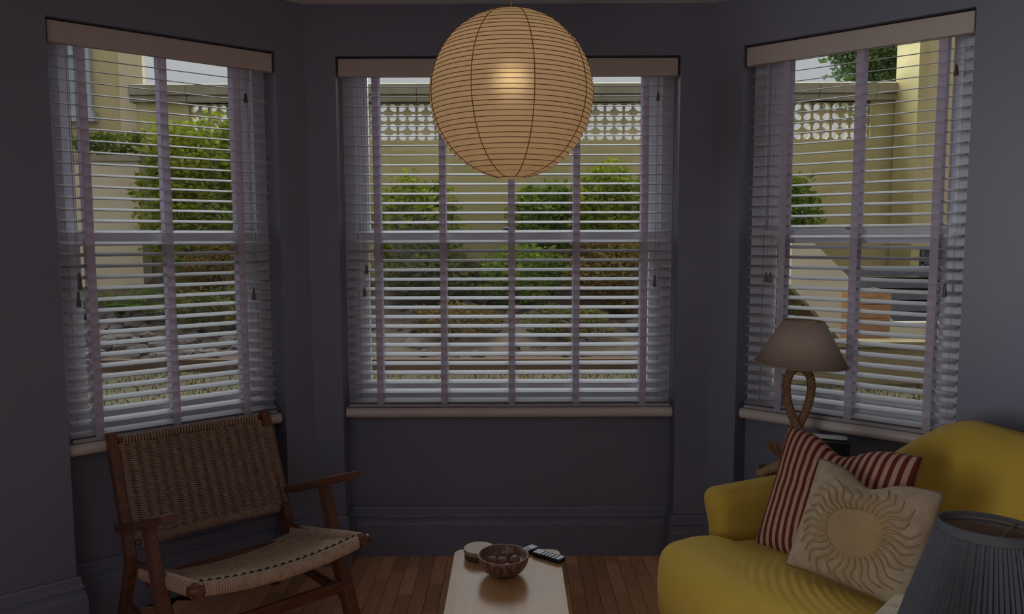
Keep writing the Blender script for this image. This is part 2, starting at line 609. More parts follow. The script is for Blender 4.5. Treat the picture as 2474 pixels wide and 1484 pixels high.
def offs(path, d):
    out = []
    for i in range(len(path)):
        ns = []
        for j in (i - 1, i):
            if 0 <= j < len(path) - 1:
                t = path[j + 1] - path[j]; t = t / np.linalg.norm(t)
                ns.append(np.array([t[1], -t[0]]))
        if len(ns) == 1:
            out.append(path[i] + ns[0] * d)
        else:
            m_ = ns[0] + ns[1]
            out.append(path[i] + m_ / (m_ @ m_) * 2 * d)
    return out


rings = [[(*p, h) for p in offs(path, d)] for d, h in PROF]
for nm, (i0, i1) in {'left': (0, 6), 'back': (6, 11), 'right': (11, 17)}.items():
    P = np.array([r[i0:i1 + 1] for r in rings])
    mb = MB(); mb.grid(P, flip=True)
    tag(mb.build('baseboard_' + nm, M['skirting']), kind='structure')

# ------------------------------------------------------------------ windows and blinds
ZM0, ZM1 = 1.455, 1.505


def make_window(k, s):
    w2, top, sl = s['w'] / 2, s['top'] + .10, s['sill']
    root = empty('window_%d' % k, (s['o'][0], s['o'][1], 0), s['a'])
    tag(root, kind='structure')
    z0 = sl + .045
    # outer box frame
    mb = MB()
    jw = .040
    mb.box((-w2, .13, z0), (-w2 + jw, .27, top)); mb.box((w2 - jw, .13, z0), (w2, .27, top))
    mb.box((-w2 + jw, .13, top - .05), (w2 - jw, .27, top)); mb.box((-w2 + jw, .13, z0 - .01), (w2 - jw, .30, z0 + .012))
    for sg in (-1, 1):   # staff bead
        x = sg * (w2 - jw)
        mb.box((min(x, x - sg * .012), .13, z0 + .012), (max(x, x - sg * .012), .142, top - .05))
    mb.build('box_frame', M['white'], root)
    xi = w2 - jw
    st = .050

    def sash(nm, y0, za, zb, brail, trail):
        mb = MB()
        y1 = y0 + .04
        mb.box((-xi, y0, za), (-xi + st, y1, zb)); mb.box((xi - st, y0, za), (xi, y1, zb))
        mb.box((-xi + st, y0, za), (xi - st, y1, za + brail)); mb.box((-xi + st, y0, zb - trail), (xi - st, y1, zb))
        # glazing moulding step
        g = .008
        a0, a1, b0, b1 = -xi + st, xi - st, za + brail, zb - trail
        mb.box((a0, y0 + .008, b0), (a0 + g, y1 - .008, b1)); mb.box((a1 - g, y0 + .008, b0), (a1, y1 - .008, b1))
        mb.box((a0 + g, y0 + .008, b0), (a1 - g, y1 - .008, b0 + g)); mb.box((a0 + g, y0 + .008, b1 - g), (a1 - g, y1 - .008, b1))
        # fluted edge lines on the stiles
        for sg in (-1, 1):
            x = sg * (xi - st * .45)
            mb.box((x - .006, y0 - .004, za + .01), (x + .006, y0 + .001, zb - .01))
        sh_ = mb.build(nm, M['white'], root)
        pb = MB(); pb.box((a0 + .002, y0 + .018, b0 + .002), (a1 - .002, y0 + .022, b1 - .002))
        return pb.build('pane', M['glass'], sh_)

    sash('lower_sash', .146, z0 + .012, ZM1, .080, .048)
    sash('upper_sash', .192, ZM0, top - .05, .048, .055)
    # sash lock on the meeting rail
    mb = MB(); mb.box((-.03, .150, ZM1), (.03, .176, ZM1 + .008)); mb.tube([(-.02, .16, ZM1 + .012), (.03, .163, ZM1 + .014)], .005, 8)
    mb.build('sash_lock', M['steel'], root)
    # rounded sill board
    mb = MB()
    pr = []
    y_f, zt, zb = .028, sl + .045, sl
    rr = (zt - zb) / 2
    for q in range(9):
        a = PI / 2 + PI * q / 8
        pr.append((y_f + rr + rr * math.cos(a), zb + rr + rr * math.sin(a)))
    pr += [(.14, zb), (.14, zt)]
    L = w2 - .003
    P = np.array([[(x, y, z) for y, z in pr] for x in (-L, -L + .003, L - .003, L)])
    for q in (0, 3):
        P[q, :, 1] += .004 * (P[q, :, 1] < .06)
    mb.grid(P, closed_v=True, flip=False)
    npf = len(pr)
    mb.f.append(tuple(range(npf))); mb.f.append(tuple(3 * npf + i for i in range(npf - 1, -1, -1))); mb.mi += [0, 0]
    o = mb.build('window_sill', M['cream_sill'], root, smooth=False)
    return root


make_window(1, SEG['left'])
make_window(2, SEG['back'])
make_window(3, SEG['right'])

SLAT_P = .0422
TILT = R(12.0)


def make_blind(s, label, tapes, cords):
    w2, top, sl = s['w'] / 2, s['top'], s['sill']
    root = empty('venetian_blind', (s['o'][0], s['o'][1], 0), s['a'])
    tag(root, label, 'window blind', 'white slatted blinds in the bay')
    yc = .071
    L = w2 - .019
    # slat mesh: gently bowed lacquered board with eased edges
    prof = [(-.025, -.0008), (-.0243, -.0017), (0, -.0011), (.0243, -.0017), (.025, -.0008), (.0245, .0012), (0, .0019), (-.0245, .0012)]
    P = np.array([[(x, y, z) for y, z in prof] for x in (-L, -L + .002, L - .002, L)])
    P[0, :, 1] *= .92; P[3, :, 1] *= .92
    mb = MB(); mb.grid(P, closed_v=True)
    mb.f.append(tuple(range(8))); mb.f.append(tuple(24 + i for i in range(7, -1, -1))); mb.mi += [0, 0]
    z = sl + .075
    zt = top - .060
    first = None
    zs = []
    while z < zt:
        zs.append(z); z += SLAT_P
    for i, z in enumerate(zs):
        if first is None:
            first = mb.build('slat', M['slat'], root)
            o = first
        else:
            o = link('slat', first.data, root)
        o.location = (random.uniform(-.0012, .0012), yc, z)
        o.rotation_euler = (TILT + random.uniform(-.012, .012), random.uniform(-.0008, .0008), 0)
    bev(MB().box((-L, yc - .026, sl + .0475), (L, yc + .026, sl + .062)).build('bottom_rail', M['slat'], root), .003, 2)
    MB().box((-L, yc - .026, top - .056), (L, yc + .026, top - .006)).build('head_rail', M['valance'], root)
    v = MB()
    v.box((-w2 + .006, .020, top - .082), (w2 - .006, .034, top - .007))
    v.box((-w2 + .006, .034, top - .082), (-w2 + .018, .060, top - .007)); v.box((w2 - .018, .034, top - .082), (w2 - .006, .060, top - .007))
    bev(v.build('valance', M['valance'], root), .0025, 2)
    for tx in tapes:
        for yy, nm in ((yc - .0275, 'ladder_tape'), (yc + .0275, 'ladder_tape')):
            pts = np.linspace(sl + .05, top - .05, 40)
            hw = .0145
            ph = random.random() * 6
            Pq = np.array([[(tx + sx * hw + .0006 * math.sin(zz * 9 + ph), yy + dy + .0005 * math.sin(zz * 75), zz) for zz in pts] for sx, dy in ((-1, 0), (1, 0), (1, .0008), (-1, .0008))])
            t = MB(); t.grid(Pq, closed_u=True)
            t.build(nm, M['tape'], root)
    for cx, za, zb, red in cords:
        c = MB(); c.tube([(cx, .040, top - .08), (cx + .001, .041, (top + za) / 2), (cx, .040, za - .002)], .0011, 5)
        cd_ = c.build('cord', M['cord'], root)
        a = MB(); h = za - zb
        a.lathe([(.0015, za), (.0042, za - .001), (.0055, za - h * .3), (.0078, za - h * .75), (.0085, zb + .004), (.0070, zb), (.0015, zb)], 12, cx, .040)
        a.build('cord_acorn', M['acorn_red'] if red else M['acorn'], cd_, smooth=True)
    return root


cL = .5455
make_blind(SEG['left'], 'white slatted blind with three cloth tapes in the window behind the woven armchair',
           [cL - .8476, cL - .568, cL - .2825], [(cL - .890, 1.352, 1.290, 0), (cL - .897, 1.283, 1.225, 0), (cL - .247, 2.072, 2.035, 1), (cL - .240, 1.269, 1.215, 0)])
cx0 = (XL + XR) / 2
make_blind(SEG['back'], 'wide white slatted blind with five cloth tapes hanging behind the paper lantern',
           [x - cx0 for x in (-.594, -.305, -.001, .2865, .587)], [(-.644 - cx0, 1.358, 1.318, 0), (-.655 - cx0, 1.257, 1.217, 0), (.637 - cx0, 2.104, 2.067, 0), (.634 - cx0, 1.308, 1.256, 0)])
make_blind(SEG['right'], 'white slatted blind in the window behind the rope table lamp and yellow sofa',
           [.2994 - .552, .5839 - .552, .8667 - .552], [(.238 - .552, 1.326, 1.284, 0), (.256 - .552, 1.326, 1.284, 0), (.912 - .552, 2.088, 2.050, 1), (.909 - .552, 1.305, 1.255, 0)])

# ------------------------------------------------------------------ paper lantern
LX, LY, LZ, LR = 0.0, 2.35, 1.903, .2445
lan = empty('paper_lantern', (LX, LY, LZ))
tag(lan, 'round cream paper lantern hanging on a thin cord over the coffee table', 'pendant lamp')
NR = 36
th0, th1 = R(8), R(172)
ribs = [math.acos(1 - 2 * (0.006 + (i + .5) / NR * .988)) for i in range(NR)]
prof = []
zs = np.linspace(math.cos(R(7)), -math.cos(R(9.5)), NR + 1)
for i in range(NR):
    za, zb = zs[i], zs[i + 1]
    for q in (0, .25, .5, .75):
        z_ = za + (zb - za) * q
        r_ = math.sqrt(max(0, 1 - z_ * z_))
        sc = 1 - .006 * math.sin(PI * q)
        prof.append((r_ * LR * sc, z_ * LR * 1.01))
prof.append((math.sqrt(1 - zs[-1] ** 2) * LR, zs[-1] * LR * 1.01))
MB().lathe(prof, 96).build('paper_shade', M['paper'], lan, smooth=True)
MB().lathe([(.0415, zs[-1] * LR * 1.01), (.034, zs[-1] * LR * 1.01 - .004), (.006, zs[-1] * LR * 1.01 - .0055)], 32).build('base_disc', M['paper'], lan, smooth=True)
for i in range(NR + 1):
    z_ = zs[i]
    r_ = math.sqrt(max(0, 1 - z_ * z_)) * LR + .0004
    nn = 72
    ph = random.random() * 6
    pts = [(r_ * math.cos(2 * PI * k / nn), r_ * math.sin(2 * PI * k / nn), z_ * LR * 1.01 + .0009 * math.sin(2 * PI * k / nn + ph)) for k in range(nn)]
    MB().tube(pts, .0011, 5, closed=True).build('rib', M['rib'], lan, smooth=True)
for k in range(8):
    a = R(-90 + 15 + 45.5 * k)
    pts = []
    for q in range(49):
        t = th0 + (th1 - th0) * q / 48
        pts.append(((LR + .0006) * math.sin(t) * math.cos(a), (LR + .0006) * math.sin(t) * math.sin(a), (LR + .0006) * 1.01 * math.cos(t)))
    MB().tube(pts, .0013, 5).build('seam', M['rib'], lan, smooth=True)
MB().tube([(0, 0, LR * .95), (0.001, 0, .42), (0, 0, CEIL - LZ - .02)], .0028, 8).build('cord', M['jute_light'], lan)
MB().lathe([(.0, CEIL - LZ), (.035, CEIL - LZ), (.03, CEIL - LZ - .025), (0, CEIL - LZ - .03)], 24).build('ceiling_rose', M['white'], lan, smooth=True)
MB().tube([(0, 0, LR * .97), (0, 0, .165)], .016, 16).build('lamp_holder', M['white'], lan)
bm_ = bpy.data.materials.new('lamp_bulb_glow'); bm_.use_nodes = True
_b = bm_.node_tree.nodes['Principled BSDF']
_b.inputs['Base Color'].default_value = (.9, .8, .6, 1); _b.inputs['Emission Color'].default_value = (1, .58, .22, 1); _b.inputs['Emission Strength'].default_value = 0.8
MB().lathe([(.0, .155), (.013, .155), (.02, .135), (.030, .110), (.028, .085), (.018, .072), (0, .068)], 20).build('bulb', bm_, lan, smooth=True)
pl = bpy.data.lights.new('lantern_bulb_light', 'POINT'); pl.energy = 1.45; pl.color = (1.0, .81, .56); pl.shadow_soft_size = .035
plo = bpy.data.objects.new('lantern_bulb_light', pl); COL.objects.link(plo); plo.parent = lan; plo.location = (0, 0, .055)

# ------------------------------------------------------------------ woven armchair
chair = empty('woven_armchair', (-.7565, 2.419, 0), R(41.75))
tag(chair, 'low dark wooden armchair with woven cord seat and back under the window', 'armchair')


def weave(S, ncol, nrow, amp, rad, seg_per=4, across=True):
    """cords woven over warps on surface S(u,v)->(point, normal); returns MB"""
    mb = MB()
    for j in range(nrow):
        v = (j + .5) / nrow
        pts, rr = [], []
        n_ = ncol * seg_per + 1
        for i in range(n_):
            u = i / (n_ - 1)
            sn = math.sin(PI * ncol * u)
            p, nn = S(u, min(1, max(0, v + .30 / nrow * sn)))
            off = amp * (1.6 * abs(sn) - .7)
            pts.append(p + nn * off)
            rr.append(rad * (.60 + .52 * abs(sn)))
        mb.tube(pts, rr, 6)
    return mb


def warps(S, ncol, rad, n_=24, drop=.004):
    mb = MB()
    for c in range(ncol + 1):
        for dx in (-.0035, .0035):
            pts = []
            for i in range(n_):
                v = i / (n_ - 1)
                p, nn = S(min(1, max(0, c / ncol + dx)), v)
                pts.append(p - nn * drop)
            mb.tube(pts, rad, 5)
    return mb


BW = .283


def S_back(u, v):
    # v 0 = bottom, 1 = top
    x = -BW + 2 * BW * u
    y = .580 + (.757 - .580) * v
    z = .398 + (.715 - .398) * v
    bow = .022 * (1 - (x / BW) ** 2)
    nn = np.array([0, -.87, .49])
    return np.array([x, y, z]) - nn * bow, nn


def S_seat(u, v):
    # v 0 = front, 1 = back
    x = -.270 + .540 * u
    y = -.030 + .53 * v
    z = .445 + (.304 - .445) * v - .016 * math.sin(PI * v) - .026 * (1 - (x / .27) ** 2)
    return np.array([x, y, z]), np.array([0, .24, .97])


o = weave(S_back, 15, 42, .0075, .0036).build('woven_back', M['rope_back'], chair, smooth=True); o['kind'] = 'stuff'
o = warps(S_back, 15, .0030, drop=.0095).build('back_warp_cords', M['rope_back'], chair, smooth=True); o['kind'] = 'stuff'
o = weave(lambda u, v: S_seat(v, u), 14, 52, .0030, .0048).build('woven_seat', M['rope_seat'], chair, smooth=True); o['kind'] = 'stuff'
o = warps(lambda u, v: S_seat(v, u), 14, .0036).build('seat_warp_cords', M['rope_seat'], chair, smooth=True); o['kind'] = 'stuff'


def wrap(ptf, n_turn, r0, r1, cord, m, name):
    """cord wound round a rail: ptf(t) -> centre, two section axes"""
    mb = MB()
    for k in range(n_turn):
        t = (k + .5) / n_turn
        c, a, b = ptf(t)
        pts = [c + a * r0 * math.cos(q * PI / 5) + b * r1 * math.sin(q * PI / 5) for q in range(10)]
        mb.tube(pts, cord, 5, closed=True)
    o = mb.build(name, m, chair, smooth=True)
    o['kind'] = 'stuff'
    return o


def front_rail(t):
    x = -.262 + .524 * t
    return np.array([x, -.034, .430 - .026 * (1 - (x / .27) ** 2)]), np.array([0, 1, 0]), np.array([0, 0, 1])


def top_rail(t):
    x = -.262 + .524 * t
    return np.array([x, .768 + .019 * (1 - (x / BW) ** 2), .722 - .0]), np.array([0, 1, 0]), np.array([0, 0, 1])


def low_rail(t):
    x = -.262 + .524 * t
    return np.array([x, .578 + .019 * (1 - (x / BW) ** 2), .388]), np.array([0, 1, 0]), np.array([0, 0, 1])


wrap(front_rail, 62, .0185, .0195, .0046, M['rope_seat'], 'front_rail_wrapping')
lac = []
for q in range(181):
    t = q / 180
    c, _a, _b = front_rail(t)
    lac.append(c + np.array([0, .022 + .0035 * math.sin(q * PI / 4.5), .0150 + .0035 * math.cos(q * PI / 4.5)]))
MB().tube(lac, .0042, 6).build('edge_lacing', mat('dark_lacing_cord', (.035, .022, .016), .8), chair, smooth=True)
for sg in (1,):
    mb = MB()
    for k in range(34):
        t = (k + .5) / 34
        c = np.array([sg * .297, .612 + .136 * t, .404 + .288 * t])
        mb.tube([c + np.array([.0215 * math.cos(q * PI / 4), .024 * math.sin(q * PI / 4), 0]) for q in range(8)], .0040, 5, closed=True)
    o = mb.build('post_wrapping', M['rope_back'], chair, smooth=True); o['kind'] = 'stuff'
wrap(top_rail, 46, .0150, .0150, .0046, M['rope_back'], 'top_rail_wrapping')
wrap(low_rail, 56, .0150, .0150, .0046, M['rope_back'], 'lower_rail_wrapping')
for nm, fn, r, ex in (('front_rail', front_rail, .0165, .045), ('top_rail', top_rail, .012, .02), ('lower_back_rail', low_rail, .012, .02)):
    pts = [fn(t)[0] for t in np.linspace(0, 1, 13)]
    pts = [pts[0] + np.array([-ex, 0, .004])] + pts + [pts[-1] + np.array([ex, 0, .004])]
    MB().tube(pts, r, 12).build(nm, M['wood_dark'], chair, smooth=True)
for sg in (-1, 1):
    # rear post kinked at the seat: backrest post above, splayed rear leg below
    MB().bar([(sg * .297, .775, .752), (sg * .297, .700, .590), (sg * .297, .630, .440), (sg * .298, .590, .345), (sg * .300, .590, .295), (sg * .302, .640, .190), (sg * .305, .745, 0)],
             [.034] * 7, [.036, .040, .044, .052, .056, .048, .036], (1, 0, 0)).build('rear_leg', M['wood_dark'], chair)
    # front leg from the arm down to the floor
    MB().bar([(sg * .315, .300, .560), (sg * .315, .262, .460), (sg * .313, .222, .370), (sg * .312, .190, .290), (sg * .314, .120, .140), (sg * .316, .060, 0)],
             [.032, .034, .038, .044, .046, .042], [.064, .056, .054, .062, .056, .044], (1, 0, 0)).build('front_leg', M['wood_dark'], chair)
    # arm rest: slopes down to the rear post, broad hand grip in front
    MB().bar([(sg * .316, .070, .632), (sg * .316, .100, .622), (sg * .316, .190, .590), (sg * .316, .280, .560), (sg * .315, .450, .496), (sg * .313, .660, .430)],
             [.052, .062, .060, .050, .036, .032], [.022, .026, .030, .030, .030, .030], (1, 0, 0)).build('armrest', M['wood_dark'], chair)
    # side seat rail
    MB().bar([(sg * .283, -.050, .432), (sg * .283, .200, .368), (sg * .283, .600, .300)], .024, .040, (1, 0, 0)).build('side_rail', M['wood_dark'], chair)
    # side cord wrapping
    mb = MB()
    for k in range(34):
        t = (k + .5) / 34
        c = np.array([sg * .283, -.02 + .52 * t, .427 - .120 * t])
        mb.tube([c + np.array([.0165 * math.cos(q * PI / 5), 0, .0245 * math.sin(q * PI / 5)]) for q in range(10)], .0046, 5, closed=True)
    o = mb.build('side_rail_wrapping', M['rope_seat'], chair, smooth=True); o['kind'] = 'stuff'
    MB().bar([(sg * .312, .130, .165), (sg * .305, .660, .150)], .020, .034, (1, 0, 0)).build('side_stretcher', M['wood_dark'], chair)
MB().bar([(-.312, .135, .205), (.312, .135, .205)], .022, .040, (0, 1, 0)).build('front_stretcher', M['wood_dark'], chair)
MB().bar([(-.283, .47, .283), (.283, .47, .283)], .026, .034, (0, 1, 0)).build('back_seat_rail', M['wood_dark'], chair)

# ------------------------------------------------------------------ coffee table and things on it
TZ = .40
tab = empty('coffee_table', (-.019, 1.963, 0))
tag(tab, 'narrow pale wood coffee table with rounded corners in the middle of the room', 'table')


def rrect(hx, hy, r, n=8):
    out = []
    for cx, cy, a0 in ((hx - r, hy - r, 0), (-hx + r, hy - r, 90), (-hx + r, -hy + r, 180), (hx - r, -hy + r, 270)):
        for q in range(n + 1):
            a = R(a0 + 90 * q / n)
            out.append((cx + r * math.cos(a), cy + r * math.sin(a)))
    return out


def slab(outline, z0, z1, ease=.003):
    mb = MB()
    n_ = len(outline)
    c = np.mean(outline, axis=0)

    def sh(d): return [tuple(np.array(p) - (np.array(p) - c) / (np.linalg.norm(np.array(p) - c)) * d) for p in outline]
    rings_ = [(sh(ease), z0), (sh(0), z0 + ease), (sh(0), z1 - ease), (sh(ease * .3), z1 - ease * .3), (sh(ease), z1)]
    vs = [(x, y, z) for o_, z in rings_ for x, y in o_]
    fs = []
    for i in range(len(rings_) - 1):
        for k in range(n_):
            k2 = (k + 1) % n_
            fs.append((i * n_ + k, i * n_ + k2, (i + 1) * n_ + k2, (i + 1) * n_ + k))
    fs.append(tuple(range(n_ - 1, -1, -1))); fs.append(tuple((len(rings_) - 1) * n_ + k for k in range(n_)))
    return mb.add(vs, fs)


slab(rrect(.181, .615, .032), TZ - .026, TZ).build('table_top', M['table'], tab)
for sx in (-1, 1):
    for sy in (-1, 1):
        MB().tube([(sx * .12, sy * .50, TZ - .026), (sx * .14, sy * .54, 0)], [.018, .012], 12).build('leg', M['table'], tab, smooth=True)
MB().box((-.11, -.5, TZ - .06), (.11, .5, TZ - .026)).build('apron', M['table'], tab)

bw = empty('wooden_bowl', (-.030, 2.376, TZ))
bw.scale = (1, 1, .86)
tag(bw, 'dark streaked wooden bowl in the middle of the coffee table', 'bowl')
MB().lathe([(0, .004), (.026, .004), (.028, 0), (.036, .001), (.046, .009), (.064, .024), (.0735, .039), (.0785, .051), (.0802, .064), (.0815, .076), (.0795, .0785), (.0765, .076),
            (.0745, .063), (.068, .048), (.055, .030), (.030, .013), (0, .011)], 48).build('body', M['bowl'], bw, smooth=True)
MB().tube([(.0795 * math.cos(2 * PI * k / 48), .0795 * math.sin(2 * PI * k / 48), .0775) for k in range(48)], .0022, 8, closed=True).build('rim', mat('pale_worn_rim', (.34, .225, .17), .5, .3, 40), bw, smooth=True)
nutm = mat('tan_nut_shell', (.27, .16, .105), .6, .3, 40, bump=.6, bscale=80)
for (x, y, r_, lb) in ((-.036, .012, .017, 'round brown nut at the left inside the streaked bowl'), (-.004, .020, .019, 'round brown nut in the middle of the streaked bowl'),
                       (.038, .018, .016, 'round brown nut at the right inside the streaked bowl'), (.012, -.020, .016, 'round brown nut nearest the front rim inside the streaked bowl')):
    mb = MB()
    pr = [(r_ * math.sin(PI * q / 10) * (1 if q not in (5,) else 1.05), r_ * .95 * -math.cos(PI * q / 10)) for q in range(11)]
    mb.lathe(pr, 16)
    rb = math.hypot(x, y)
    zin = .013 + max(0, (rb - .020)) * .62
    o = mb.build('nut', nutm, None, smooth=True, loc=(-.030 + x, 2.376 + y, TZ + .86 * (zin + .001) + r_ * .97), rot=(random.random(), random.random(), random.random()))
    tag(o, lb, 'nut', 'nuts in the bowl')

pk = empty('round_box', (-.113, 2.508, TZ))
tag(pk, 'small round wooden lidded box at the far end of the coffee table', 'box')
MB().lathe([(0, 0), (.047, 0), (.050, .003), (.050, .020), (0, .020)], 40).build('body', M['puck_side'], pk)
MB().lathe([(0, .020), (.051, .020), (.0525, .022), (.0525, .032), (.051, .0345), (0, .0345)], 40).build('lid', M['puck'], pk)


def remote(loc, rz, L, w, lab, cat, group, tilt=0):
    r = empty('remote_control', loc, rz)
    r.rotation_euler = (tilt, 0, rz)
    tag(r, lab, cat, group)
    slab(rrect(w / 2, L / 2, .008, 5), 0, .014, .003).build('body', M['black'], r)
    slab(rrect(w / 2 - .003, L / 2 - .003, .007, 5), .0135, .0155, .0008).build('face_plate', M['steel'], r)
    for i in range(5):
        for j in (-1, 0, 1):
            MB().lathe([(0, .0155), (.0035, .0155), (.003, .017), (0, .0172)], 8, j * w * .27, -L * .3 + i * L * .12).build('button', M['button'], r)
    return r


remote((.121, 2.498, TZ), R(52), .115, .040, 'black and grey remote control at the far right corner of the coffee table', 'remote control', 'remotes on the coffee table')
remote((.038, 2.534, TZ), R(-47), .115, .036, 'slim black remote control half hidden behind the streaked bowl', 'remote control', 'remotes on the coffee table')

# ------------------------------------------------------------------ sofa
S0 = np.array([.4765, 2.306])
sofa = empty('yellow_sofa', (S0[0], S0[1], 0), math.atan2(.45, .893))
tag(sofa, 'mustard yellow sofa with curved back and rolled arm beside the right window', 'sofa')
SL = 1.20


def seat_fn(x, y, z):
    if z > .40:
        u = min(1, max(0, (x) / .80)); v = min(1, max(0, (-y + .02) / (SL)))
        z += .026 * math.sin(PI * min(1, max(0, u * 1.05))) ** .8 * math.sin(PI * min(1, v * .9 + .12)) - .095 * max(0, u - .18)
        # stretched wrinkles in arcs on the front of the seat
        d = math.hypot(x - .42, (y + .62) * .9)
        msk = math.exp(-((x - .17) / .11) ** 2) * math.exp(-((y + .33) / .22) ** 2)
        z += .0026 * msk * math.sin(d * 2 * PI / .026)
    x -= .020 * math.sin(PI * min(1, max(0, (z - .20) / .30))) * (1 if x < .1 else 0)
    # the front of the seat reaches round in front of the arm
    ky = min(1, max(0, (y + .22) / .24)); kx = min(1, max(0, (.262 - x) / .035)); kx = kx * kx * (3 - 2 * kx)
    y += .090 * ky * ky * kx
    x += .035 * ky * (1 if x < .12 else max(0, (.262 - x) / .142))
    return x, y, z


bmx = bmesh.new()
# seat as a dense rounded block
def dense_block(name, a, b, r, nx, ny, nz, fn, m, parent):
    """rounded box from a subdivided cube"""
    a = np.array(a, float); b = np.array(b, float)
    mb = MB()
    c = (a + b) / 2; h = (b - a) / 2

    def rnd(p):
        q = np.clip(p, -(h - r), (h - r))
        d = p - q
        l = np.linalg.norm(d)
        if l > 1e-9:
            # cube->sphere like rounding
            m_ = np.max(np.abs(d))
            d = d / l * min(r, m_ if np.count_nonzero(np.abs(d) > 1e-9) > 1 else l)
        return c + q + d

    def lin(n_, H):
        k = max(3, int(n_ * .15))
        e_ = np.linspace(0, r, k + 1)
        return np.concatenate([-H + e_[:-1], np.linspace(-H + r, H - r, n_), H - e_[:-1][::-1]])
    X, Y, Z = lin(nx, h[0]), lin(ny, h[1]), lin(nz, h[2])
    for ax, sg in ((2, 1), (2, -1), (0, 1), (0, -1), (1, 1), (1, -1)):
        U, V = [(Y, Z), (X, Z), (X, Y)][ax]
        P = np.zeros((len(U), len(V), 3))
        for i, u in enumerate(U):
            for j, v in enumerate(V):
                p = [0, 0, 0]
                o_ = [k for k in (0, 1, 2) if k != ax]
                p[o_[0]], p[o_[1]], p[ax] = u, v, sg * h[ax]
                w_ = rnd(np.array(p, float))
                P[i, j] = fn(*w_) if fn else w_
        fl = (sg < 0) if ax != 1 else (sg > 0)
        mb.grid(P, flip=fl)
    o_ = mb.build(name, m, parent)
    bm = bmesh.new(); bm.from_mesh(o_.data)
    bmesh.ops.remove_doubles(bm, verts=bm.verts, dist=1e-5)
    bmesh.ops.recalc_face_normals(bm, faces=bm.faces)
    for f in bm.faces: f.smooth = True
    bm.to_mesh(o_.data); bm.free()
    return o_


dense_block('seat', (.002, -SL, .205), (.80, .030, .502), .075, 90, 110, 6, seat_fn, M['sofa'], sofa)


def arm_fn(x, y, z):
    t = (z - .30) / .36
    # slimmer waist below the roll, rising gently towards the back
    if z > .25:
        cy = .083
        k = 1 - .26 * math.exp(-((t - .45) / .28) ** 2)
        y = cy + (y - cy) * k + .012 * math.sin(max(0, min(1, t)) * PI / 2)
        z -= .010 * max(0, (x - .22)) * max(0, t)
    x += -.018 * math.exp(-((t - .86) / .22) ** 2) * (1 if x < .4 else 0)
    return x, y, z


dense_block('arm', (.270, .026, .205), (.90, .140, .636), .045, 14, 6, 20, arm_fn, M['sofa'], sofa)
dense_block('arm', (.262, -SL - .140, .205), (.90, -SL - .002, .655), .045, 14, 6, 20,
            lambda x, y, z: arm_fn(x, y, z) if False else (x, y, z), M['sofa'], sofa)


def ztop(y):
    s_ = min(1, max(0, (.03 - y) / .40)); s_ = s_ * s_ * (3 - 2 * s_)
    far = .655 + .240 * s_
    k = max(0, (-y - .32)) / .5
    return far - .03 * min(1, k) ** 1.2


NB, NS = 60, 26
P = np.zeros((NB, NS, 3))
for i, y in enumerate(np.linspace(.135, -SL - .135, NB)):
    zt = ztop(y)
    e_ = min(1, (.135 - y) / .06 + .02); e_ = math.sqrt(max(0, 1 - (1 - min(1, e_)) ** 2))
    e2 = min(1, (y + SL + .135) / .06 + .02); e2 = math.sqrt(max(0, 1 - (1 - min(1, e2)) ** 2))
    hw = .085 * min(e_, e2)
    for j in range(NS):
        q = j / (NS - 1)
        # go up the front, over the top, down the back
        if q < .40:
            tt = q / .40; zz = .21 + (zt - .21 - .08) * tt; sd = -1
            xx = -hw
        elif q < .60:
            a = PI * (q - .40) / .20
            xx = -hw * math.cos(a); zz = zt - .08 + .08 * math.sin(a)
        else:
            tt = (q - .60) / .40; zz = zt - .08 - (zt - .21 - .08) * tt; xx = hw
        cxm = .770 + .13 * max(0, (zz - .42)) / .48 + .03
        P[i, j] = (cxm + xx, y, zz)
mb = MB(); mb.grid(P, flip=True)
mb.f.append(tuple(range(NS))); mb.f.append(tuple((NB - 1) * NS + k for k in range(NS - 1, -1, -1))); mb.mi += [0, 0]
mb.build('backrest', M['sofa'], sofa, smooth=True)
for x_, y_ in ((.07, -.04), (.07, -SL + .03), (.84, .06), (.84, -SL - .04)):
    MB().tube([(x_, y_, .215), (x_, y_, 0)], [.022, .014], 12).build('leg', M['wood_dark'], sofa, smooth=True)

# ------------------------------------------------------------------ cushions
def pillow(BL, BR, TL, TR, T, dip, pinch, N=40, wr=0.0, seed=0):
    BL, BR, TL, TR = map(lambda q: np.array(q, float), (BL, BR, TL, TR))
    nrm = np.cross(BR - BL, TL - BL); nrm /= np.linalg.norm(nrm)
    up = (TL - BL + TR - BR); up /= np.linalg.norm(up)
    H = np.linalg.norm(TL - BL)
    r_ = np.random.default_rng(seed)
    ph = r_.random(8) * 6

    def surf(p, q, side, off=0.0):
        p2 = p * (1 - pinch * (1 - q * q)); q2 = q * (1 - pinch * (1 - p * p))
        u, v = (p2 + 1) / 2, (q2 + 1) / 2
        c = (1 - u) * (1 - v) * BL + u * (1 - v) * BR + (1 - u) * v * TL + u * v * TR
        # chopped top edge
        d = dip * math.exp(-((p + .05) / .34) ** 2) * max(0, (q + .5) / 1.5) ** 2
        c = c - up * d
        h = T * ((1 - p ** 4) * (1 - q ** 4)) ** .62 * (1 - .35 * d / max(dip, 1e-6) if dip > 0 else 1)
        w_ = wr * (math.sin(9 * p + 5 * q + ph[0]) * math.sin(6 * q - 4 * p + ph[1]) + .6 * math.sin(17 * q + 3 * p + ph[2])) * (1 - p * p) * (1 - q * q) * (0.4 + max(abs(p), abs(q)))
        return c + nrm * side * (h + w_ + off * (1 if side > 0 else -1) * side)
    return surf, nrm


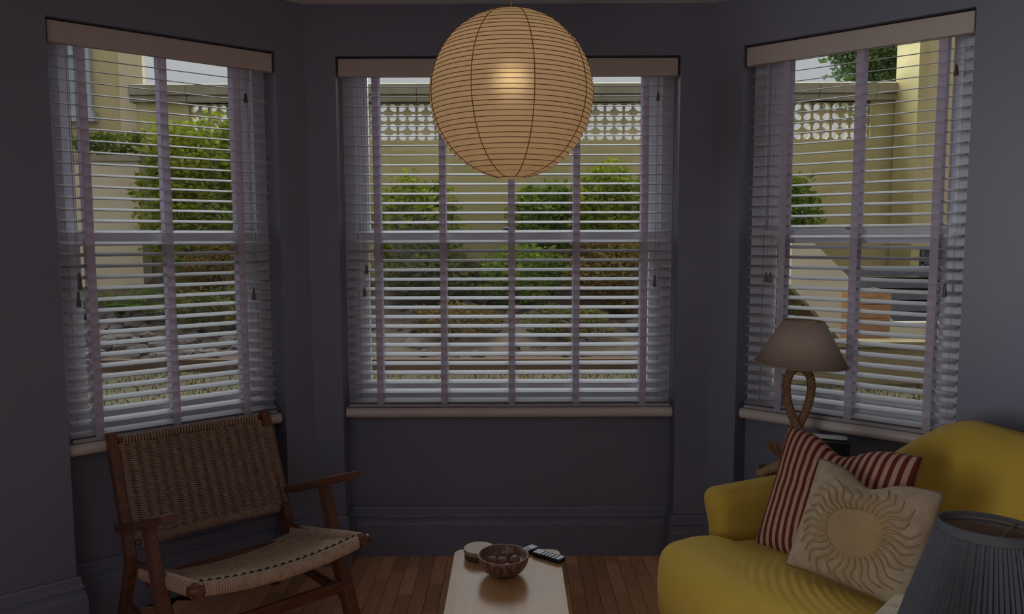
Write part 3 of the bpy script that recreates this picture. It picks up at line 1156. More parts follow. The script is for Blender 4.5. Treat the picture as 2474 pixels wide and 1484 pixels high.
def build_pillow(name, surf, m, root, N=44, uvs=False, pname='cover'):
    g = np.linspace(-1, 1, N)
    P = np.array([[surf(p, q, 1) for q in g] for p in g])
    Q = np.array([[surf(p, q, -1) for q in g] for p in g])
    mb = MB(); mb.grid(P, flip=False); mb.grid(Q, flip=True)
    o_ = mb.build(pname, m, root, smooth=True)
    if uvs:
        uvl = o_.data.uv_layers.new(name='UVMap')
        uvv = [((p + 1) / 2, (q + 1) / 2) for _ in (0, 1) for p in g for q in g]
        vi = np.zeros(len(o_.data.loops), dtype=np.int32); o_.data.loops.foreach_get('vertex_index', vi)
        arr = np.array(uvv)[vi].ravel()
        uvl.data.foreach_set('uv', arr)
    bm = bmesh.new(); bm.from_mesh(o_.data)
    bmesh.ops.remove_doubles(bm, verts=bm.verts, dist=1e-6)
    bmesh.ops.recalc_face_normals(bm, faces=bm.faces)
    bm.to_mesh(o_.data); bm.free()
    # seam piping along the edge
    edge = [surf(p, -1, 1) for p in np.linspace(-1, 1, 30)][:-1] + [surf(1, q, 1) for q in np.linspace(-1, 1, 30)][:-1] \
        + [surf(p, 1, 1) for p in np.linspace(1, -1, 30)][:-1] + [surf(-1, q, 1) for q in np.linspace(1, -1, 30)][:-1]
    return o_, edge


CAMP = np.array([0, 0, 1.48])


def pull(p, k): return CAMP + (np.array(p) - CAMP) * k


ks = .953 * 1.030
st_c = [pull(p, ks) for p in ((.795, 2.448, .47), (1.056, 2.067, .47), (.954, 2.601, .828), (1.215, 2.22, .826))]
sp = empty('striped_cushion', tuple(st_c[0] * .5 + st_c[1] * .5))
tag(sp, 'red and cream striped cushion propped behind the sun cushion on the sofa', 'cushion')
s1, nrm1 = pillow(*[c - np.array(sp.location) for c in st_c], T=.060, dip=.050, pinch=.045, wr=.0022, seed=3)
o_, edge = build_pillow('cover', s1, M['stripe'], sp, uvs=True)
MB().tube(edge, .0022, 6, closed=True).build('piping', M['piping'], o_, smooth=True)

k2 = .953 * .985
su_c = [pull(p, k2) for p in ((.841, 2.287, .47), (1.070, 1.962, .468), (.981, 2.396, .774), (1.198, 2.074, .767))]
su = empty('sun_cushion', tuple(su_c[0] * .5 + su_c[1] * .5))
tag(su, 'oatmeal linen cushion with a raised sun motif in front of the striped cushion', 'cushion')
s2, nrm2 = pillow(*[c - np.array(su.location) for c in su_c], T=.062, dip=.038, pinch=.05, wr=.0026, seed=5)
su_cover, edge = build_pillow('cover', s2, M['linen'], su)
MB().tube(edge, .0020, 6, closed=True).build('piping', M['piping'], su_cover, smooth=True)
# sun motif: disc with wavy tapering rays lying on the cover
mb = MB()
cp, cq = .07, -.09
RD = .47


def sunpt(r_, a, off):
    p = cp + r_ * math.cos(a); q = cq + r_ * math.sin(a) * 1.02
    p = max(-.97, min(.97, p)); q = max(-.97, min(.97, q))
    return s2(p, q, 1, off)


na, nr_ = 72, 9
P = np.array([[sunpt(RD * i / (nr_ - 1), 2 * PI * k / na, .0065 - (.0045 if i == nr_ - 1 else 0)) for k in range(na)] for i in range(nr_)])
mb.grid(P, closed_v=True, flip=True)
NRAY = 34
for k in range(NRAY):
    a0 = 2 * PI * (k + .5) / NRAY
    r1 = .89 + .05 * math.sin(k * 2.4) + (.05 if abs(math.sin(2 * a0)) > .8 else 0)
    sgn = 1
    rows = []
    for i in range(15):
        t = i / 14
        r_ = RD - .03 + (r1 - RD + .03) * t
        a = a0 + sgn * .085 * math.sin(2.0 * PI * t * 1.15) * (0.35 + .65 * t)
        hw = (PI / NRAY) * .80 * (RD / r_) * (1 - t) ** .75 + .004
        rows.append([sunpt(r_, a - hw, .0003), sunpt(r_, a - hw * .6, .0070), sunpt(r_, a + hw * .6, .0070), sunpt(r_, a + hw, .0003)])
    mb.grid(np.array(rows), flip=True)
o_ = mb.build('sun_motif', M['linen_light'], su_cover, smooth=True)
bm = bmesh.new(); bm.from_mesh(o_.data); bmesh.ops.recalc_face_normals(bm, faces=bm.faces); bm.to_mesh(o_.data); bm.free()

bc = [(.792, 1.711, .556), (.927, 1.410, .540), (.945, 1.822, .600), (1.08, 1.525, .610)]
be = empty('boucle_cushion', tuple(np.array(bc[0]) * .5 + np.array(bc[1]) * .5))
tag(be, 'cream nubbly cushion lying flat on the sofa behind the grey pleated lampshade', 'cushion')
s3, _n = pillow(*[np.array(c) - np.array(be.location) for c in bc], T=.05, dip=0.0, pinch=.04, wr=.002, seed=9)
build_pillow('cover', s3, M['boucle'], be)

# ------------------------------------------------------------------ side table, rope lamp and speaker in the corner
st = empty('corner_side_table', (1.165, 2.935, 0), R(-12))
tag(st, 'small dark side table in the corner behind the sofa arm, carrying the rope lamp', 'table')
TZ2 = .555
slab(rrect(.185, .085, .02), TZ2 - .02, TZ2).build('table_top', M['wood_dark'], st)
for sx in (-1, 1):
    for sy in (-1, 1):
        MB().tube([(sx * .155, sy * .060, TZ2 - .02), (sx * .160, sy * .064, 0)], [.011, .009], 10).build('leg', M['wood_dark'], st, smooth=True)

LPX, LPY = 1.098, 2.935
rl = empty('rope_table_lamp', (LPX, LPY, TZ2))
tag(rl, 'table lamp with looped rope stem and oatmeal cone shade in the window corner', 'table lamp')


def strands(path, rad, srad, turns, m, name, parent, n=7):
    path = np.array(path, float)
    N = len(path)
    tan = np.gradient(path, axis=0); tan /= np.linalg.norm(tan, axis=1)[:, None]
    ln = np.concatenate([[0], np.cumsum(np.linalg.norm(np.diff(path, axis=0), axis=1))]); ln /= ln[-1]
    u = np.cross(tan[0], [0, 1, .01]); u /= np.linalg.norm(u)
    us = []
    for i in range(N):
        u = u - tan[i] * (u @ tan[i]); u /= np.linalg.norm(u)
        us.append(u)
    for s_ in range(3):
        pts = []
        for i in range(N):
            a = 2 * PI * (turns * ln[i] + s_ / 3)
            w_ = np.cross(tan[i], us[i])
            pts.append(path[i] + rad * (math.cos(a) * us[i] + math.sin(a) * w_))
        MB().tube(pts, srad, n).build(name, m, parent, smooth=True)


# loop lies in the plane facing the room
loop = []
cd = np.array([.935, -.354, 0])     # direction across, square to the view
zb, ztp = .178, .418
for q in range(121):
    t = q / 120
    a = 2 * PI * t
    # teardrop, pointed below
    wv = math.sin(a) * math.sin(a / 2) ** 1.1 * .060
    hz = zb + (ztp - zb) * (1 - math.cos(a)) / 2
    loop.append(cd * .012 - cd * wv + np.array([0, 0, hz]) + np.array([-.354, -.935, 0]) * (.010 * math.cos(a / 2)))
tail0 = [(-.010, -.014, .05), (-.004, -.013, .10), (.008, -.012, .145)]
tail1 = [(.014, .013, .145), (.012, .014, .10), (.008, .014, .05)]
strands([np.array(p) for p in tail0] + [p for p in loop] + [np.array(p) for p in tail1], .0085, .0092, 17, M['jute'], 'rope_strand', rl)
# coiled rope foot with frayed tail
foot = []
for q in range(150):
    t = q / 149
    a = 2 * PI * 3.2 * t
    r_ = .056 - .022 * t
    foot.append((r_ * math.cos(a), r_ * math.sin(a), .014 + .055 * t))
strands(foot, .0070, .0075, 40, M['jute'], 'foot_strand', rl)
MB().lathe([(0, 0), (.058, 0), (.058, .004), (.03, .03), (.02, .06), (0, .06)], 24).build('foot_core', M['jute'], rl, smooth=True)
fb = MB()
for q in range(60):
    a, b_ = random.uniform(-1, 1), random.uniform(-1, 1)
    p0 = np.array([-.055, -.030, .065]); p1 = np.array([-.088 + .010 * a, -.020 + .018 * b_, .125 + .006 * random.random()]) + cd * .020 * a
    mid = (p0 + p1) / 2 + np.array([-.006, 0, .006]) + cd * .012 * a
    fb.tube([p0, mid, p1], [.0030, .0022, .0012], 4)
o_ = fb.build('frayed_end', M['jute'], rl, smooth=True); o_['kind'] = 'stuff'
strands([(-.030, -.040, .02), (-.055, -.036, .045), (-.062, -.032, .07)], .006, .0065, 2, M['jute'], 'tail_strand', rl)
strands([np.array([-.150, -.052, .012]) + np.array([.13, .02, .05]) * t for t in np.linspace(0, 1, 20)], .010, .011, 4, M['jute_light'], 'pale_tail_strand', rl)
MB().tube([(0, 0, .41), (0, 0, .47)], .009, 14).build('lamp_holder', M['brass'], rl, smooth=True)
shz0, shz1 = 0.986 - TZ2, 1.156 - TZ2
sh = MB()
prf = [(.1720, shz0), (.0745, shz1), (.0735, shz1), (.1708, shz0 + .001)]
sh.lathe(prf, 64, close=True)
so = sh.build('lamp_shade', M['lampshade'], rl, smooth=False, rot=(0, R(2.5), 0))
for p in so.data.polygons: p.use_smooth = True
for nm, r_, z_ in (('shade_rim', .1722, shz0 + .002), ('shade_rim', .0750, shz1 - .001)):
    MB().tube([(r_ * math.cos(2 * PI * k / 64), r_ * math.sin(2 * PI * k / 64), z_) for k in range(64)], .0020, 6, closed=True).build(nm, M['jute_light'], rl, smooth=True, rot=(0, R(2.5), 0))
for k in range(3):
    a = 2 * PI * k / 3
    MB().tube([(0, 0, shz1 - .02), (.074 * math.cos(a), .074 * math.sin(a), shz1 - .003)], .0015, 6).build('shade_spider', M['brass'], rl)
MB().tube([(0, 0, .46), (0, 0, shz1 - .018)], .004, 8).build('shade_carrier', M['brass'], rl)

spk = empty('black_speaker', (1.228, 2.930, TZ2), R(-22))
tag(spk, 'small black box speaker with a grey top beside the rope lamp', 'speaker')
rounded_box('body', (-.078, -.040, 0), (.078, .040, .172), .014, M['black'], spk, 4)
spk.scale = (1, 1, .84)
slab(rrect(.070, .033, .012), .1715, .1745, .001).build('top_plate', mat('grey_top_plate', (.26, .25, .26), .4, .05, 20), spk)
MB().box((-.066, -.0425, .012), (.066, -.0395, .158)).build('grille', mat('black_grille', (.015, .012, .012), .9, .3, 300), spk)

# ------------------------------------------------------------------ grey pleated lamp on its own table near the camera
gx, gy = .832, 1.30
gt = empty('lamp_side_table', (gx, gy, 0))
tag(gt, 'small round dark side table under the grey pleated lamp', 'table')
MB().lathe([(0, .50), (.16, .50), (.165, .508), (.165, .518), (.16, .525), (0, .525)], 40).build('table_top', M['wood_dark'], gt)
MB().tube([(0, 0, .50), (0, 0, .02)], .018, 14).build('stem', M['wood_dark'], gt, smooth=True)
MB().lathe([(0, 0), (.12, 0), (.12, .012), (.03, .022), (0, .022)], 32).build('foot', M['wood_dark'], gt)
gl = empty('pleated_table_lamp', (gx, gy, .525))
tag(gl, 'lamp with blue grey pleated cone shade in front of the sofa cushions', 'table lamp')
z1 = .978 - .525
rt, rbm, hh = .0775, .138, .215
mb = MB()
NP = 84
rows = []
for i in range(13):
    t = i / 12
    r_ = rt + (rbm - rt) * t
    am = .0010 + .0036 * min(1, t * 1.6)
    rows.append([((r_ + am * (1 if k % 2 else -1) + .0008 * math.sin(k * 1.7)) * math.cos(2 * PI * (k + .30 * (k % 2)) / (2 * NP)),
                  (r_ + am * (1 if k % 2 else -1) + .0008 * math.sin(k * 1.7)) * math.sin(2 * PI * (k + .30 * (k % 2)) / (2 * NP)), z1 - .006 - hh * t) for k in range(2 * NP)])
mb.grid(np.array(rows), closed_v=True, flip=True)
shade_parts = [mb.build('pleated_shade', M['pleat'], gl)]
shade_parts.append(MB().lathe([(rt - .0030, z1 - .008), (rt + (rbm - rt) * .5 - .0080, z1 - hh * .5), (rbm - .0095, z1 - hh)], 64).build('shade_lining', M['pleat_lining'], gl, smooth=True))
shade_parts.append(MB().lathe([(rt - .0015, z1 - .016), (rt + .0045, z1 - .018), (rt + .0050, z1 - .014), (rt + .0028, z1 - .003), (rt + .0015, z1), (rt - .0010, z1 - .0005), (rt - .0022, z1 - .004), (rt - .0020, z1 - .016)], 72).build('shade_binding', M['pleat'], gl, smooth=True))
tl = Matrix.Translation((0, 0, z1)) @ Matrix.Rotation(R(4.5), 4, Vector((-.84, .54, 0))) @ Matrix.Translation((0, 0, -z1))
for q in shade_parts:      # the shade sits a little crooked on its carrier
    q.data.transform(tl)
MB().lathe([(0, 0), (.055, 0), (.055, .010), (.020, .022), (.028, .06), (.040, .10), (.030, .15), (.012, .18), (.010, .22), (0, .22)], 32).build('base', M['brass'], gl, smooth=True)
MB().tube([(0, 0, .22), (0, 0, z1 - .04)], .005, 8).build('stem', M['brass'], gl)
for k in range(3):
    a = 2 * PI * k / 3 + .4
    MB().tube([(0, 0, z1 - .045), ((rt - .001) * math.cos(a), (rt - .001) * math.sin(a), z1 - .010)], .0015, 6).build('shade_spider', M['brass'], gl)

# ================================================================== GARDEN
def gz(x, y):
    if y < 6.8: return .30
    t = min(1, (y - 6.8) / 2.8)
    return .30 + .66 * t + .06 * math.sin(x * 1.7 + y) * min(1, t * 4)


xs = np.linspace(-12, 12, 97); ys = np.concatenate([np.linspace(2.5, 6.8, 6), np.linspace(6.9, 12.5, 40)])


def outside(x, y):
    return True


P = np.array([[(x, y, gz(x, y) + random.uniform(-.012, .012) * (y > 6.9)) for y in ys] for x in xs])
nA, nB = len(xs), len(ys)
# lawn stops at the house walls: ring path around the bay
lawn_poly = [(-12, 2.6), (-12, 6.85), (12, 6.85), (12, 2.6), (endR[0] + .35, 2.66), (B_[0] + .20, PY + .315), (A_[0] - .20, PY + .315), (endL[0] - .35, 2.66)]
n = len(lawn_poly)
vs = [(x, y, .30) for x, y in lawn_poly] + [(x, y, -.12) for x, y in lawn_poly]
bm = bmesh.new()
top = [bm.verts.new(v) for v in vs[:n]]
bm.faces.new(top)
bmesh.ops.triangulate(bm, faces=bm.faces[:])
bmesh.ops.recalc_face_normals(bm, faces=bm.faces[:])
ext = bmesh.ops.extrude_face_region(bm, geom=bm.faces[:])
for v in [q for q in ext['geom'] if isinstance(q, bmesh.types.BMVert)]: v.co.z -= .42
bmesh.ops.recalc_face_normals(bm, faces=bm.faces[:])
me = bpy.data.meshes.new('lawn'); bm.to_mesh(me); bm.free(); me.materials.append(M['lawn'])
tag(link('lawn', me), 'olive dry mown lawn outside between the bay windows and the rockery bank', 'lawn')
bank = MB(); j0 = 6
bank.grid(P[:, 5:, :])
tag(bank.build('ground_bank', M['soil'], smooth=True), kind='structure')
# grass tufts on the lawn in the band that shows through the blinds
gb = MB()
for q in range(9000):
    x = random.uniform(-5.5, 5.5); y = random.uniform(4.6, 6.8)
    if y > 6.68 or (x > 1.9 and y > 5.95): continue
    h = random.uniform(.02, .055); a = random.uniform(0, PI)
    dx, dy = .006 * math.cos(a), .006 * math.sin(a)
    lx, ly = random.uniform(-.02, .02), random.uniform(-.02, .02)
    gb.add([(x - dx, y - dy, .298), (x + dx, y + dy, .298), (x + lx, y + ly, .298 + h)], [(0, 1, 2)])
o_ = gb.build('grass_blades', M['blade'])
tag(o_, 'short tufts of dry grass over the lawn outside', 'grass', kind='stuff')

# garden wall with two courses of pierced blocks
WY = 9.6
gw = empty('garden_wall', (0, WY, 0))
tag(gw, 'cream painted garden wall with pierced decorative blocks under a stone coping', 'wall')
BS = .233
BX0, NBK = -3.97, 36
BXE = BX0 + NBK * BS
ZB0 = 2.660
ZB1 = ZB0 + 2 * BS
ZC = 3.345
mb = MB(); mb.box((-4.6, 0, .4), (5.12, .20, ZB0)); mb.build('lower_wall', M['render'], gw)
mb = MB(); mb.box((-4.6, 0, ZB0), (BX0, .20, ZB1)); mb.build('pillar', M['render'], gw)
mb = MB(); mb.box((BXE, 0, ZB0), (5.12, .20, ZB1)); mb.build('pillar', M['render'], gw)
mb = MB(); mb.box((-4.6, 0, ZB1), (5.12, .20, ZC - .22)); mb.build('top_course', M['render'], gw)
for x0 in np.arange(-4.65, 5.0, .70):
    c_ = MB(); x1 = min(5.17, x0 + .695)
    c_.box((x0, -.10, ZC - .14), (x1, .30, ZC - .02)); c_.box((x0, -.07, ZC - .22), (x1, .27, ZC - .14))
    c_.add([(x0, -.10, ZC - .02), (x1, -.10, ZC - .02), (x1, .10, ZC + .03), (x0, .10, ZC + .03), (x1, .30, ZC - .02), (x0, .30, ZC - .02)], [(0, 1, 2, 3), (3, 2, 4, 5), (0, 3, 5), (1, 4, 2)])
    bev(c_.build('coping_stone', M['coping'], gw), .006, 1)
# one pierced block: side bars, a stepped diamond in the middle, slim top and bottom rails
bk = MB()
h = BS / 2 - .002
bk.box((-h, 0, -h), (-h + .014, .06, h)); bk.box((h - .014, 0, -h), (h, .06, h))


def prism(pts):
    n_ = len(pts)
    bk.add([(x, .0, z) for x, z in pts] + [(x, .06, z) for x, z in pts],
           [tuple(range(n_)), tuple(range(2 * n_ - 1, n_ - 1, -1))] + [(i, n_ + i, n_ + (i + 1) % n_, (i + 1) % n_) for i in range(n_)])


for zs_ in (1, -1):
    def Z(z): return zs_ * z
    # short rail on the outer edge with a tab, corner fillets either side
    pts = [(-h + .02, Z(h)), (-h + .02, Z(h - .040)), (-h + .040, Z(h - .014)), (-.026, Z(h - .010)), (-.026, Z(h - .030)), (.026, Z(h - .030)), (.026, Z(h - .010)), (h - .040, Z(h - .014)), (h - .02, Z(h - .040)), (h - .02, Z(h))]
    prism(pts if zs_ > 0 else pts[::-1])
bk.box((-.015, .01, -h + .02), (.015, .05, h - .02))
# stepped diamond in the middle tied to the sides by a slim bar
pts = [(-h + .018, -.012), (-.052, -.012), (-.052, -.026), (-.030, -.026), (-.030, -.044), (.030, -.044), (.030, -.026), (.052, -.026), (.052, -.012), (h - .018, -.012),
       (h - .018, .012), (.052, .012), (.052, .026), (.030, .026), (.030, .044), (-.030, .044), (-.030, .026), (-.052, .026), (-.052, .012), (-h + .018, .012)]
prism(pts)
b0 = None
for i in range(NBK):
    for j in range(2):
        if b0 is None:
            b0 = bk.build('breeze_block', M['block'], gw); o_ = b0
            bm = bmesh.new(); bm.from_mesh(o_.data); bmesh.ops.recalc_face_normals(bm, faces=bm.faces); bm.to_mesh(o_.data); bm.free()
        else:
            o_ = link('breeze_block', b0.data, gw)
        o_.location = (BX0 + BS * (i + .5), .07, ZB0 + BS * (j + .5))

# low rendered wall on the left of the rockery
lw = empty('low_garden_wall', (-4.95, 9.17, .5))
tag(lw, 'pale smooth rendered low wall behind the fern, seen through the blind by the armchair', 'wall')
MB().box((-.85, 0, -.1), (.55, .22, 1.88)).build('wall_body', mat('pale_grey_render', (.62, .52, .36), .9, .06, 2), lw)
MB().box((-.88, -.03, 1.88), (.58, .25, 1.95)).build('wall_cap', M['coping'], lw)

# neighbouring houses
hl = empty('buff_house', (-4.7, 9.85, 0))
tag(hl, 'tall buff rendered house with a blue grey sash window beyond the low wall', 'house')
hv = [(-6.0, 0), (.05, 0), (-2.9, 5), (-6.0, 5)]
MB().add([(x, y, .3) for x, y in hv] + [(x, y, 7.5) for x, y in hv], [(3, 2, 1, 0), (4, 5, 6, 7), (0, 1, 5, 4), (1, 2, 6, 5), (2, 3, 7, 6), (3, 0, 4, 7)]).build('house_wall', M['house'], hl)
MB().box((-.20, -.05, .3), (.10, .02, 7.4)).build('corner_pier', mat('buff_pier', (.66, .54, .34), .9, .05, 2), hl)
bgf = mat('blue_grey_frame', (.38, .42, .45), .6)
wf = empty('house_window', (0, 0, 0)); wf.parent = hl
for (x0, x1, z0, z1) in ((-1.55, -.60, 3.05, 4.5),):
    MB().box((x0, -.03, z0), (x1, .0, z1)).build('window_glass', mat('hazy_pane', (.30, .35, .37), .15), hl)
    f_ = MB()
    f_.box((x0 - .05, -.07, z0 - .05), (x0 + .03, -.01, z1)); f_.box((x1 - .03, -.07, z0 - .05), (x1 + .05, -.01, z1)); f_.box((x0, -.07, z1 - .05), (x1, -.01, z1 + .03))
    f_.box((x0, -.07, (z0 + z1) / 2 - .03), (x1, -.01, (z0 + z1) / 2 + .03)); f_.box((x0 - .10, -.12, z0 - .12), (x1 + .10, -.01, z0))
    f_.build('window_frame', bgf, hl)
bpy.data.objects.remove(wf)

hr = empty('cream_house', (4.78, 9.05, 0))
tag(hr, 'tall cream house wall with a low dark basement window beyond the garden steps', 'house')
hv = [(0, 0), (5.5, 0), (5.5, 5), (3.0, 5)]
MB().add([(x, y, .3) for x, y in hv] + [(x, y, 7.5) for x, y in hv], [(3, 2, 1, 0), (4, 5, 6, 7), (0, 1, 5, 4), (1, 2, 6, 5), (2, 3, 7, 6), (3, 0, 4, 7)]).build('house_wall', M['house'], hr)
MB().box((-.10, -.03, .3), (.0, .5, 7.5)).build('corner_quoin', M['render'], hr)
MB().box((.05, -.02, 1.02), (1.2, .0, 1.32)).build('basement_window', M['dark_glass'], hr)
f_ = MB()
for z_ in (1.00, 1.16, 1.32): f_.box((.02, -.05, z_ - .014), (1.23, -.015, z_ + .014))
for x_ in (.03, .42, .82, 1.22): f_.box((x_ - .014, -.05, 1.0), (x_ + .014, -.015, 1.32))
f_.build('window_frame', M['slate'], hr)
hp = empty('pale_house', (7.3, 14.6, 0))
tag(hp, 'distant pale pink house behind the evergreen tree top', 'house')
hv = [(-.25, 0), (4.5, 0), (4.5, 4), (1.85, 4)]
MB().add([(x, y, .3) for x, y in hv] + [(x, y, 6.2) for x, y in hv], [(3, 2, 1, 0), (4, 5, 6, 7), (0, 1, 5, 4), (1, 2, 6, 5), (2, 3, 7, 6), (3, 0, 4, 7)]).build('house_wall', M['house_pale'], hp)
MB().add([(-.4, -.15, 6.2), (4.7, -.15, 6.2), (4.7, 4.15, 6.2), (1.7, 4.15, 6.2), (.7, 2, 7.4), (4.7, 2, 7.4)], [(0, 1, 5, 4), (2, 3, 4, 5), (0, 4, 3), (1, 2, 5), (3, 2, 1, 0)]).build('roof', M['slate'], hp)

# garden steps with cream stringer on the right
gs = empty('garden_steps', (0, 7.2, 0))
tag(gs, 'garden steps with cream sloping side wall and dark treads, outside the rope lamp window', 'steps')
pts = [(2.62, 1.50), (2.80, 1.44), (3.62, .66), (4.40, .66), (4.40, .50), (3.20, .40), (2.62, 1.02)]
n = len(pts)
mb = MB(); mb.add([(x, 0, z) for x, z in pts] + [(x, .14, z) for x, z in pts], [tuple(range(n)), tuple(range(2 * n - 1, n - 1, -1))] + [(i, n + i, n + (i + 1) % n, (i + 1) % n) for i in range(n)])
o_ = mb.build('side_wall', mat('cream_stringer', (.62, .54, .38), .85, .06, 3), gs)
bm = bmesh.new(); bm.from_mesh(o_.data); bmesh.ops.recalc_face_normals(bm, faces=bm.faces); bm.to_mesh(o_.data); bm.free()
for k in range(5):
    MB().box((3.42 - .1 * k + .1, .30 + .02 * k, .62 + .115 * k), (4.75, .62 + .22 * k * .3, .70 + .115 * k)).build('tread', M['slate'], gs)
MB().box((3.30, .32, .40), (4.75, .95, .66)).build('base_block', mat('dark_riser', (.06, .055, .06), .8, .2, 6), gs)
MB().box((2.9, .60, .40), (4.8, 1.35, 1.02)).build('landing', mat('brown_ledge', (.16, .10, .065), .9, .3, 9), gs)

# cedar planter
pl_ = empty('cedar_planter', (3.03, 6.55, .30))
pl_.scale = (.72, .72, 1)
tag(pl_, 'orange brown square timber planter beside the garden steps', 'planter')
for k in range(6):
    z0 = .02 + k * .118
    for (a, b) in (((-.20, -.20, z0), (.20, -.165, z0 + .113)), ((-.20, .165, z0), (.20, .20, z0 + .113)), ((-.20, -.165, z0), (-.165, .165, z0 + .113)), ((.165, -.165, z0), (.20, .165, z0 + .113))):
        MB().box(a, b).build('plank', M['cedar'], pl_)
for sx in (-1, 1):
    for sy in (-1, 1):
        MB().box((sx * .16 - .02, sy * .16 - .02, 0), (sx * .16 + .02, sy * .16 + .02, .73)).build('corner_post', M['cedar'], pl_)
MB().box((-.163, -.163, .60), (.163, .163, .66)).build('soil', M['soil'], pl_)

lk = MB(); lk.box((2.0, 6.05, .30), (4.6, 6.20, .60))
lk.box((1.98, 6.02, .60), (4.62, 6.23, .64))
tag(lk.build('low_kerb_wall', mat('ochre_render', (.26, .20, .09), .85, .08, 4)), 'low ochre kerb wall in front of the timber planter', 'wall')
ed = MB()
ed.box((-6, 6.72, .30), (2.0, 6.82, .40))  # dark bark colour here stands in for the shadow line at the lawn edge
tag(ed.build('shadow_dark_edging', M['twig']), 'timber edging coloured dark for the shadow line along the foot of the rockery bank', 'edging')


# rocks of the rockery
def rock(seed):
    r_ = np.random.default_rng(seed)
    bm = bmesh.new(); bmesh.ops.create_icosphere(bm, subdivisions=2, radius=1)
    d = r_.normal(size=(6, 3)); d /= np.linalg.norm(d, axis=1)[:, None]; w_ = r_.uniform(.55, .9, 6)
    for v in bm.verts:
        c = np.array(v.co)
        for dd, ww in zip(d, w_):
            s_ = c @ dd
            if s_ > ww: c = c - dd * (s_ - ww) * .85
        v.co = c * r_.uniform(.96, 1.04)
    me = bpy.data.meshes.new('rock'); bm.to_mesh(me); bm.free(); me.materials.append(M['rock'])
    return me


rk = [rock(i) for i in range(7)]
nrk = 0
for q in range(900):
    x = random.uniform(-5.3, 2.6); y = random.uniform(6.95, 8.6)
    if x > -2.2 and random.random() < .55: continue
    if x < -4.1 and y > 8.3: continue
    s_ = random.uniform(.035, .10) * (1.15 if x < -2 else .85)
    o_ = link('stone', rk[q % 7])
    o_.location = (x, y, gz(x, y) + s_ * .25)
    o_.scale = (s_ * random.uniform(.9, 1.5), s_, s_ * random.uniform(.6, .9))
    o_.rotation_euler = (random.uniform(-.3, .3), random.uniform(-.3, .3), random.uniform(0, 6))
    side = 'armchair window' if x < -2.2 else ('middle window' if x < 1.3 else 'rope lamp window')
    level = 'along the foot of the bank' if y < 7.4 else ('half way up the bank' if y < 8.0 else 'high on the bank')
    size = 'large' if s_ > .075 else 'small'
    tag(o_, '%s weathered grey brown stone %s outside the %s' % (size, level, side), 'stone', '%s stones %s, %s' % (size, level, side))
    nrk += 1
    if nrk >= 285: break


# shrubs
def leaves(n_, centre, radii, size, seed, droop=.3, shell=.55, squash=1.0):
    r_ = np.random.default_rng(seed)
    d = r_.normal(size=(n_, 3)); d /= np.linalg.norm(d, axis=1)[:, None]
    rad = shell + (1 - shell) * r_.random(n_) ** .6
    # lumpy crown
    lump = 1 + .16 * np.sin(d[:, 0] * 5 + seed) * np.sin(d[:, 2] * 6 + seed * 2) + .10 * np.sin(d[:, 1] * 9 + d[:, 0] * 7)
    p = np.array(centre) + d * np.array(radii) * (rad * lump)[:, None]
    a = r_.normal(size=(n_, 3)); a[:, 2] = np.abs(a[:, 2]) * .6 - droop * .3; a /= np.linalg.norm(a, axis=1)[:, None]
    b_ = np.cross(a, r_.normal(size=(n_, 3))); b_ /= np.linalg.norm(b_, axis=1)[:, None]
    s_ = size * r_.uniform(.6, 1.35, n_)[:, None]
    nn = np.cross(a, b_)
    v0 = p; v1 = p + a * s_ * .5 + b_ * s_ * .27 + nn * s_ * .06; v2 = p + a * s_; v3 = p + a * s_ * .5 - b_ * s_ * .27 + nn * s_ * .06
    V = np.stack([v0, v1, v2, v3], 1).reshape(-1, 3)
    F = [(4 * i, 4 * i + 1, 4 * i + 2, 4 * i + 3) for i in range(n_)]
    return V, F


def shrub(name, label, cat, x, y, w, dpt, z0, z1, mt, n_, size, seed, group=None, shell=.5, base=None):
    base = gz(x, y) if base is None else base
    root = empty(name, (x, y, base))
    tag(root, label, cat, group)
    zc = (z0 + z1) / 2 - base
    mb = MB()
    r_ = random.Random(seed)
    V, F = leaves(n_, (0, 0, zc), (w / 2, dpt / 2, (z1 - z0) / 2), size, seed, shell=shell)
    mb.add([tuple(v) for v in V], F)
    # sprigs that break the outline
    for q in range(26):
        a = r_.uniform(0, 2 * PI); e_ = r_.uniform(.1, 1.0)
        c = np.array([w / 2 * math.cos(a) * math.cos(e_) * 1.0, dpt / 2 * math.sin(a) * math.cos(e_), zc + (z1 - z0) / 2 * math.sin(e_)])
        V, F = leaves(max(10, n_ // 160), c, (w * .09, dpt * .09, (z1 - z0) * .11), size, seed * 31 + q, shell=.1)
        mb.add([tuple(v) for v in V], F)
    o_ = mb.build('foliage', mt, root); o_['kind'] = 'stuff'
    for q in range(6):
        a = 2 * PI * q / 6 + r_.random()
        MB().tube([(0.02 * math.cos(a), .02 * math.sin(a), -.05), (w * .12 * math.cos(a), dpt * .12 * math.sin(a), zc * .6), (w * .28 * math.cos(a), dpt * .28 * math.sin(a), zc + (z1 - z0) * .2)],
                  [.014, .010, .004], 6).build('stem', M['twig'], root, smooth=True)
    return root


